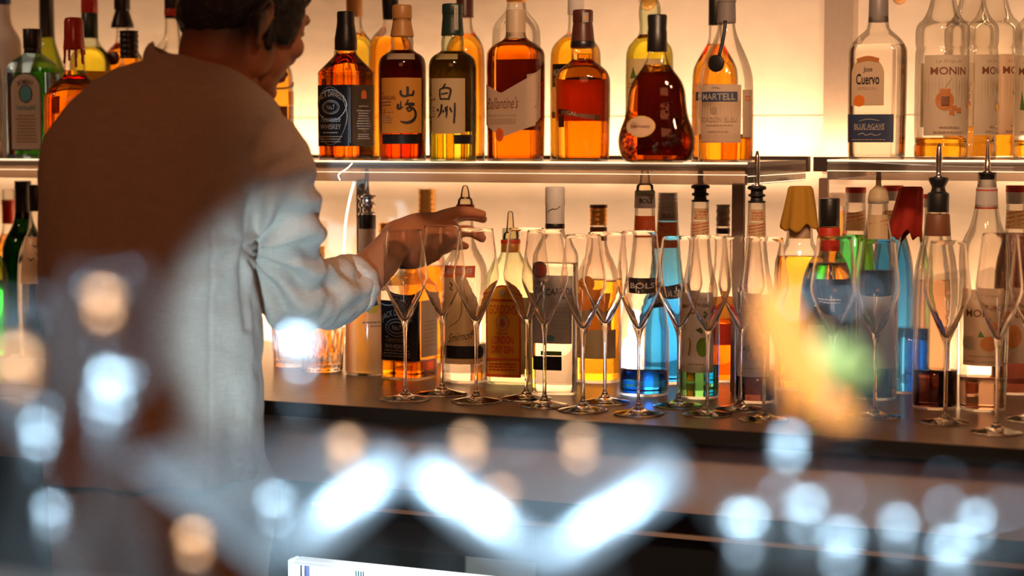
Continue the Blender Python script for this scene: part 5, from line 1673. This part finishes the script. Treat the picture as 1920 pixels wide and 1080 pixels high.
# trousers
tr = bmesh.new()
add_limb(tr, [W(295, 860, 2.6), W(295, 930, 2.6)], [.150, .150], 28, flat=(FH, .78))
for fx in (225, 385):
    hip = W(fx, 930, 2.6)
    add_limb(tr, [hip, Vector((hip.x, hip.y, .5)), Vector((hip.x, hip.y, .11))], [.098, .078, .066], 24)
own(smooth_union('trousers', tr, 0.008, 4, .5, lambda co, nn: co + nn * np.array([[noise.noise(Vector(c) * 9) * .008] for c in co]), TROUS))
sh = bmesh.new()
for fx in (225, 375):
    hip = W(fx, 880, 2.6)
    fd = Vector((fwd.x, fwd.y, 0)).normalized()
    add_limb(sh, [Vector((hip.x, hip.y, .050)) - fd * .03, Vector((hip.x, hip.y, .048)) + fd * .06, Vector((hip.x, hip.y, .042)) + fd * .17], [.048, .046, .038], 18)
own(bmput('shoes', sh, C_BLACKP))

# ================================================================== GUEST BAR IN FRONT
ZBAR = 1.05
t = thing('guest_bar', 'bar counter between the guests and the bartender, out of focus in front', 'bar', (-0.45, 0.4, 0))
box('bar_top', -1.5, 1.5, -0.35, 0.53, ZBAR - 0.03, ZBAR, pbsdf('dark_bar_top', (.05, .04, .035), .3), t, .003)
box('bar_front', -1.45, 1.45, -0.2, 0.36, 0.0, ZBAR - 0.0305, M_DARK, t)

FROSTG = None


def frost(name, tint, amt, rough=0.22, edge=.9):
    """chilled, fogged glass: mostly see-through, scatters more where seen edge on"""
    m = bpy.data.materials.new(name); m.use_nodes = True
    nt = m.node_tree; nt.nodes.remove(nt.nodes['Principled BSDF'])
    trn = nt.nodes.new('ShaderNodeBsdfTransparent'); trn.inputs[0].default_value = (.96, .96, .96, 1)
    df = nt.nodes.new('ShaderNodeBsdfDiffuse'); df.inputs[0].default_value = (*tint, 1)
    tl = nt.nodes.new('ShaderNodeBsdfTranslucent'); tl.inputs[0].default_value = (*tint, 1)
    gl = nt.nodes.new('ShaderNodeBsdfGlossy'); gl.inputs['Roughness'].default_value = rough
    a = nt.nodes.new('ShaderNodeMixShader'); a.inputs[0].default_value = .5
    nt.links.new(df.outputs[0], a.inputs[1]); nt.links.new(tl.outputs[0], a.inputs[2])
    b = nt.nodes.new('ShaderNodeMixShader'); b.inputs[0].default_value = .5
    nt.links.new(a.outputs[0], b.inputs[1]); nt.links.new(gl.outputs[0], b.inputs[2])
    lw = nt.nodes.new('ShaderNodeLayerWeight'); lw.inputs['Blend'].default_value = .3
    pw = nt.nodes.new('ShaderNodeMath'); pw.operation = 'POWER'; pw.inputs[1].default_value = 2.0
    mr = nt.nodes.new('ShaderNodeMapRange'); mr.inputs[3].default_value = amt; mr.inputs[4].default_value = edge
    nt.links.new(lw.outputs['Facing'], pw.inputs[0]); nt.links.new(pw.outputs[0], mr.inputs[0])
    c = nt.nodes.new('ShaderNodeMixShader')
    nt.links.new(mr.outputs[0], c.inputs[0]); nt.links.new(trn.outputs[0], c.inputs[1]); nt.links.new(b.outputs[0], c.inputs[2])
    nt.links.new(c.outputs[0], nt.nodes['Material Output'].inputs[0])
    return m


FOG = frost('chilled_glass', (.85, .85, .85), .03, .2, .5)
FOGM = frost('clear_drinking_glass', (.8, .75, .7), .012, .12, .12)
ZF = 0.78
kf = ZF / F


def stand_glass(name, label, px, rim_y, prof, zc=ZF, mat=None, group=None, k=None, cat='glass'):
    """glass standing on the guest bar; prof: (half width px, px below the rim); a foot is added on the bar"""
    p = W(px, rim_y, zc)
    k = k or zc / F
    H = p.z - ZBAR
    bm = bmesh.new()
    pts = [(r * k, H - d * k) for r, d in prof]
    rs = pts[-1][0]
    out = pts + [(max(rs * .8, .003), pts[-1][1] - .006), (.0035, max(pts[-1][1] - .02, .012)), (.0035, .010), (.012, .005), (.033, .002), (.034, .0003), (0, .0003)]
    inn = [(max(r - .0011, .0), z + (.0 if i < len(pts) - 1 else .002)) for i, (r, z) in enumerate(pts)]
    full = [(0, inn[-1][1])] + inn[::-1] + out
    lathe(bm, full, 36)
    o = bmput(name, bm, mat or FOGM)
    o.location = (p.x, p.y, ZBAR + .0003)
    return tag(o, label, cat, group), p


MART = [(248, 0), (225, 22), (120, 118), (30, 196), (8, 210)]
stand_glass('cocktail_glass', 'blurred chilled wide cocktail glass in the bottom middle of the picture', 1024, 858, MART, zc=.72, mat=FOG)
stand_glass('cocktail_glass', 'blurred chilled wide cocktail glass left of the middle one, in front of the trousers', 505, 862, MART, zc=.74, mat=FOG)
COUPE = [(180, 0), (184, 20), (170, 60), (130, 100), (70, 130), (10, 142)]
stand_glass('coupe_glass', 'blurred coupe glass at bottom right, left of the two at that corner', 1500, 900, COUPE, zc=.69, mat=FOGM)
stand_glass('coupe_glass', 'blurred coupe glass in the bottom right corner', 1810, 925, COUPE, zc=.70, mat=FOGM)
WINE = [(72, 0), (92, 60), (104, 130), (96, 190), (66, 240), (20, 272), (8, 290)]
stand_glass('wine_glass', 'blurred wine glass at the far left edge', 40, 560, WINE, mat=FOGM, zc=.75)
stand_glass('wine_glass', 'blurred wine glass in front of the bartender\'s left arm', 205, 500, WINE, mat=FOGM, zc=.84)
# garnish glass
o, gp = stand_glass('garnish_glass', 'blurred drink glass holding an orange slice, mint and a chilli at the right', 1560, 520, [(150, 0), (160, 80), (150, 170), (110, 250), (50, 300), (10, 320)], zc=.88, mat=FOGM)
kg = .88 / F


def leafmesh(bm, base, tip, wid, nrm):
    base, tip = Vector(base), Vector(tip)
    d = tip - base; s = d.cross(nrm).normalized()
    L, Rr, Mm = [], [], []
    for i in range(7):
        t_ = i / 6
        w_ = wid * math.sin(math.pi * min(.98, t_ * .95 + .03))
        c = base + d * t_ + nrm * (.2 * wid * math.sin(math.pi * t_))
        L.append(bm.verts.new(c + s * w_ - nrm * w_ * .3)); Mm.append(bm.verts.new(c)); Rr.append(bm.verts.new(c - s * w_ - nrm * w_ * .3))
    for i in range(6):
        bm.faces.new((L[i], Mm[i], Mm[i + 1], L[i + 1])); bm.faces.new((Mm[i], Rr[i], Rr[i + 1], Mm[i + 1]))


bm = bmesh.new()
N = 28
R_ = 125 * kg
# curled half wheel of orange, 4 mm thick, with pith and segments as sub-mesh colours
pc = W(1530, 655, .872)
a1 = (rgt * .50 - up * .85).normalized(); a2 = (-rgt * .8 - up * .45 - fwd * .45).normalized(); a3 = a1.cross(a2).normalized()
a2 = a3.cross(a1).normalized()
top, bot = [], []
for side, lst in ((.002, top), (-.002, bot)):
    lst.append(bm.verts.new(pc + a3 * side))
    for i in range(N + 1):
        a = math.pi * i / N
        lst.append(bm.verts.new(pc + a1 * (R_ * 1.25 * math.cos(a)) + a2 * (R_ * .8 * math.sin(a)) + a3 * side))
for i in range(1, N + 1):
    bm.faces.new((top[0], top[i], top[i + 1])); bm.faces.new((bot[0], bot[i + 1], bot[i]))
    f = bm.faces.new((top[i], bot[i], bot[i + 1], top[i + 1])); f.material_index = 1
bm.faces.new((top[0], bot[0], bot[1], top[1])); bm.faces.new((top[0], top[N + 1], bot[N + 1], bot[0]))
o = bmput('orange_slice', bm, [paper('orange_flesh', (1.0, .30, .03), .4), paper('orange_peel', (1.0, .22, .01), .2)], smooth=False)
tag(o, 'blurred half slice of orange standing in the garnish glass', 'fruit slice')
bm = bmesh.new()
for b_, t_, w_ in [((1548, 742, .87), (1600, 640, .86), .008), ((1550, 744, .87), (1540, 625, .87), .008), ((1552, 744, .87), (1632, 676, .87), .007), ((1546, 744, .87), (1500, 676, .87), .006)]:
    leafmesh(bm, W(*b_), W(*t_), w_, -fwd)
o = bmput('mint_sprig', bm, paper('mint_leaf', (.46, .44, .11), .35))
so = o.modifiers.new('s', 'SOLIDIFY'); so.thickness = .0006
tag(o, 'blurred sprig of pale green mint leaves in the garnish glass', 'garnish')
bm = bmesh.new()
add_limb(bm, [W(1562, 745, .87), W(1548, 775, .87), W(1538, 815, .885), W(1545, 838, .89)], [.0035, .0045, .004, .0015], 12)
add_limb(bm, [W(1566, 730, .87), W(1562, 745, .87)], [.0015, .002], 8)
tag(bmput('chilli_pepper', bm, pbsdf('chilli_red', (.5, .12, .05), .4)), 'blurred small red chilli below the mint leaves', 'garnish')
bm = bmesh.new()

# ball-topped stands, made up so their polished stoppers give the blurred discs
def glint(px, py, zc, r, label, mat=STEELR, gl=None):
    p = W(px, py, zc)
    H = p.z - ZBAR
    t = thing('glint_stand', label, 'glint', (p.x, p.y, ZBAR + .0003), 0, 'ball-topped stands added on the guest bar to make glints')
    bm = bmesh.new()
    nb = max(H - r * 2.2, .02)
    rb = min(.017, .006 + nb * .12)
    lathe(bm, [(0, 0), (rb, 0), (rb, nb * .55), (rb * .8, nb * .7), (.005, nb * .85), (.005, nb), (0, nb)], 20)
    bmput('bottle_body', bm, FOGM, t)
    bm = bmesh.new()
    add_tube(bm, [(0, 0, nb), (0, 0, H - r * .7)], [.004, .003], 10)
    add_ell(bm, (0, 0, H), (Vector((1, 0, 0)), Vector((0, 1, 0)), UP), (r, r, r), 24, 16)
    bmput('stopper', bm, mat, t)
    return t


WARM_GLINT = pbsdf('warm_glint_ball', (1.0, .40, .17), .45, 1.0)  # warm tint for the added balls, so their highlights turn out warm
STRAW = pbsdf('satin_steel', (.9, .92, .95), .5, 1.0)
GLINTS = [  # x, y, depth, radius, warm?, label
    (1398, 985, 0.80, .0085, 0, 'brightest blurred disc at lower right, left end of its row'),
    (1512, 955, 0.81, .0065, 0, 'blurred cool disc second along the lower right row'),
    (1580, 1018, 0.78, .0068, 0, 'lowest blurred cool disc in the lower right row'),
    (1684, 990, 0.82, .0062, 0, 'blurred cool disc above the amber glow at lower right'),
    (1785, 1034, 0.78, .0070, 0, 'blurred bright disc near the bottom right corner'),
    (1832, 976, 0.86, .0055, 0, 'blurred faint disc just above the bottom right corner one'),
    (562, 648, 0.84, .0078, 0, 'blurred pale blue disc below the bartender\'s cuff'),
    (212, 722, 0.74, .0062, 0, 'blurred pale blue disc over the jacket\'s left side'),
    (196, 758, 0.78, .0050, 0, 'blurred bluish disc just below the pale blue one'),
    (75, 808, 0.80, .0045, 0, 'blurred greyish disc at the left edge above the lowest ones'),
    (34, 680, 0.69, .0058, 1, 'blurred cream disc at the left edge'),
    (196, 562, 0.76, .0050, 1, 'blurred tan disc over the jacket back'),
    (366, 1012, 0.83, .0055, 1, 'blurred peach disc at the bottom, left of the cooler'),
    (98, 960, 0.84, .0048, 0, 'blurred bluish disc at the lower left'),
    (520, 945, 0.85, .0062, 0, 'blurred cool disc left of the cocktail glass streaks'),
    (940, 930, 0.84, .0052, 1, 'blurred peach disc above the brightest white patch'),
    (1088, 832, 0.84, .0050, 1, 'blurred warm disc under the counter edge, right of middle'),
    (880, 830, 0.85, .0048, 1, 'blurred warm disc under the counter edge, left of middle'),
    (650, 838, 0.84, .0052, 1, 'blurred warm disc right of the jacket hem'),
    (1480, 830, 0.80, .0045, 0, 'blurred bluish disc below the orange garnish'),
]
for px, py, zc, r, wm, lab in GLINTS:
    glint(px, py, zc, r, 'added decanter, its stopper the ' + lab, WARM_GLINT if wm else STEELR)


# wide steel straws added to make bright streaks in the two cocktail glasses
for a_, b_, zc, lab in [((1030, 1066), (1262, 892), .72, 'blurred steel straw added for the right-hand streak in the middle cocktail glass'),
                        ((1016, 1066), (800, 890), .715, 'blurred steel straw added for the left-hand streak in the middle cocktail glass'),
                        ((560, 1040), (742, 872), .735, 'blurred steel straw added for the bright streak in the left cocktail glass')]:
    bm = bmesh.new()
    add_tube(bm, [W(*a_, zc), W(*b_, zc + .01)], [.0072, .0072], 20)
    tag(bmput('streak_straw', bm, STRAW), lab, 'straw', 'added steel straws making bright streaks')
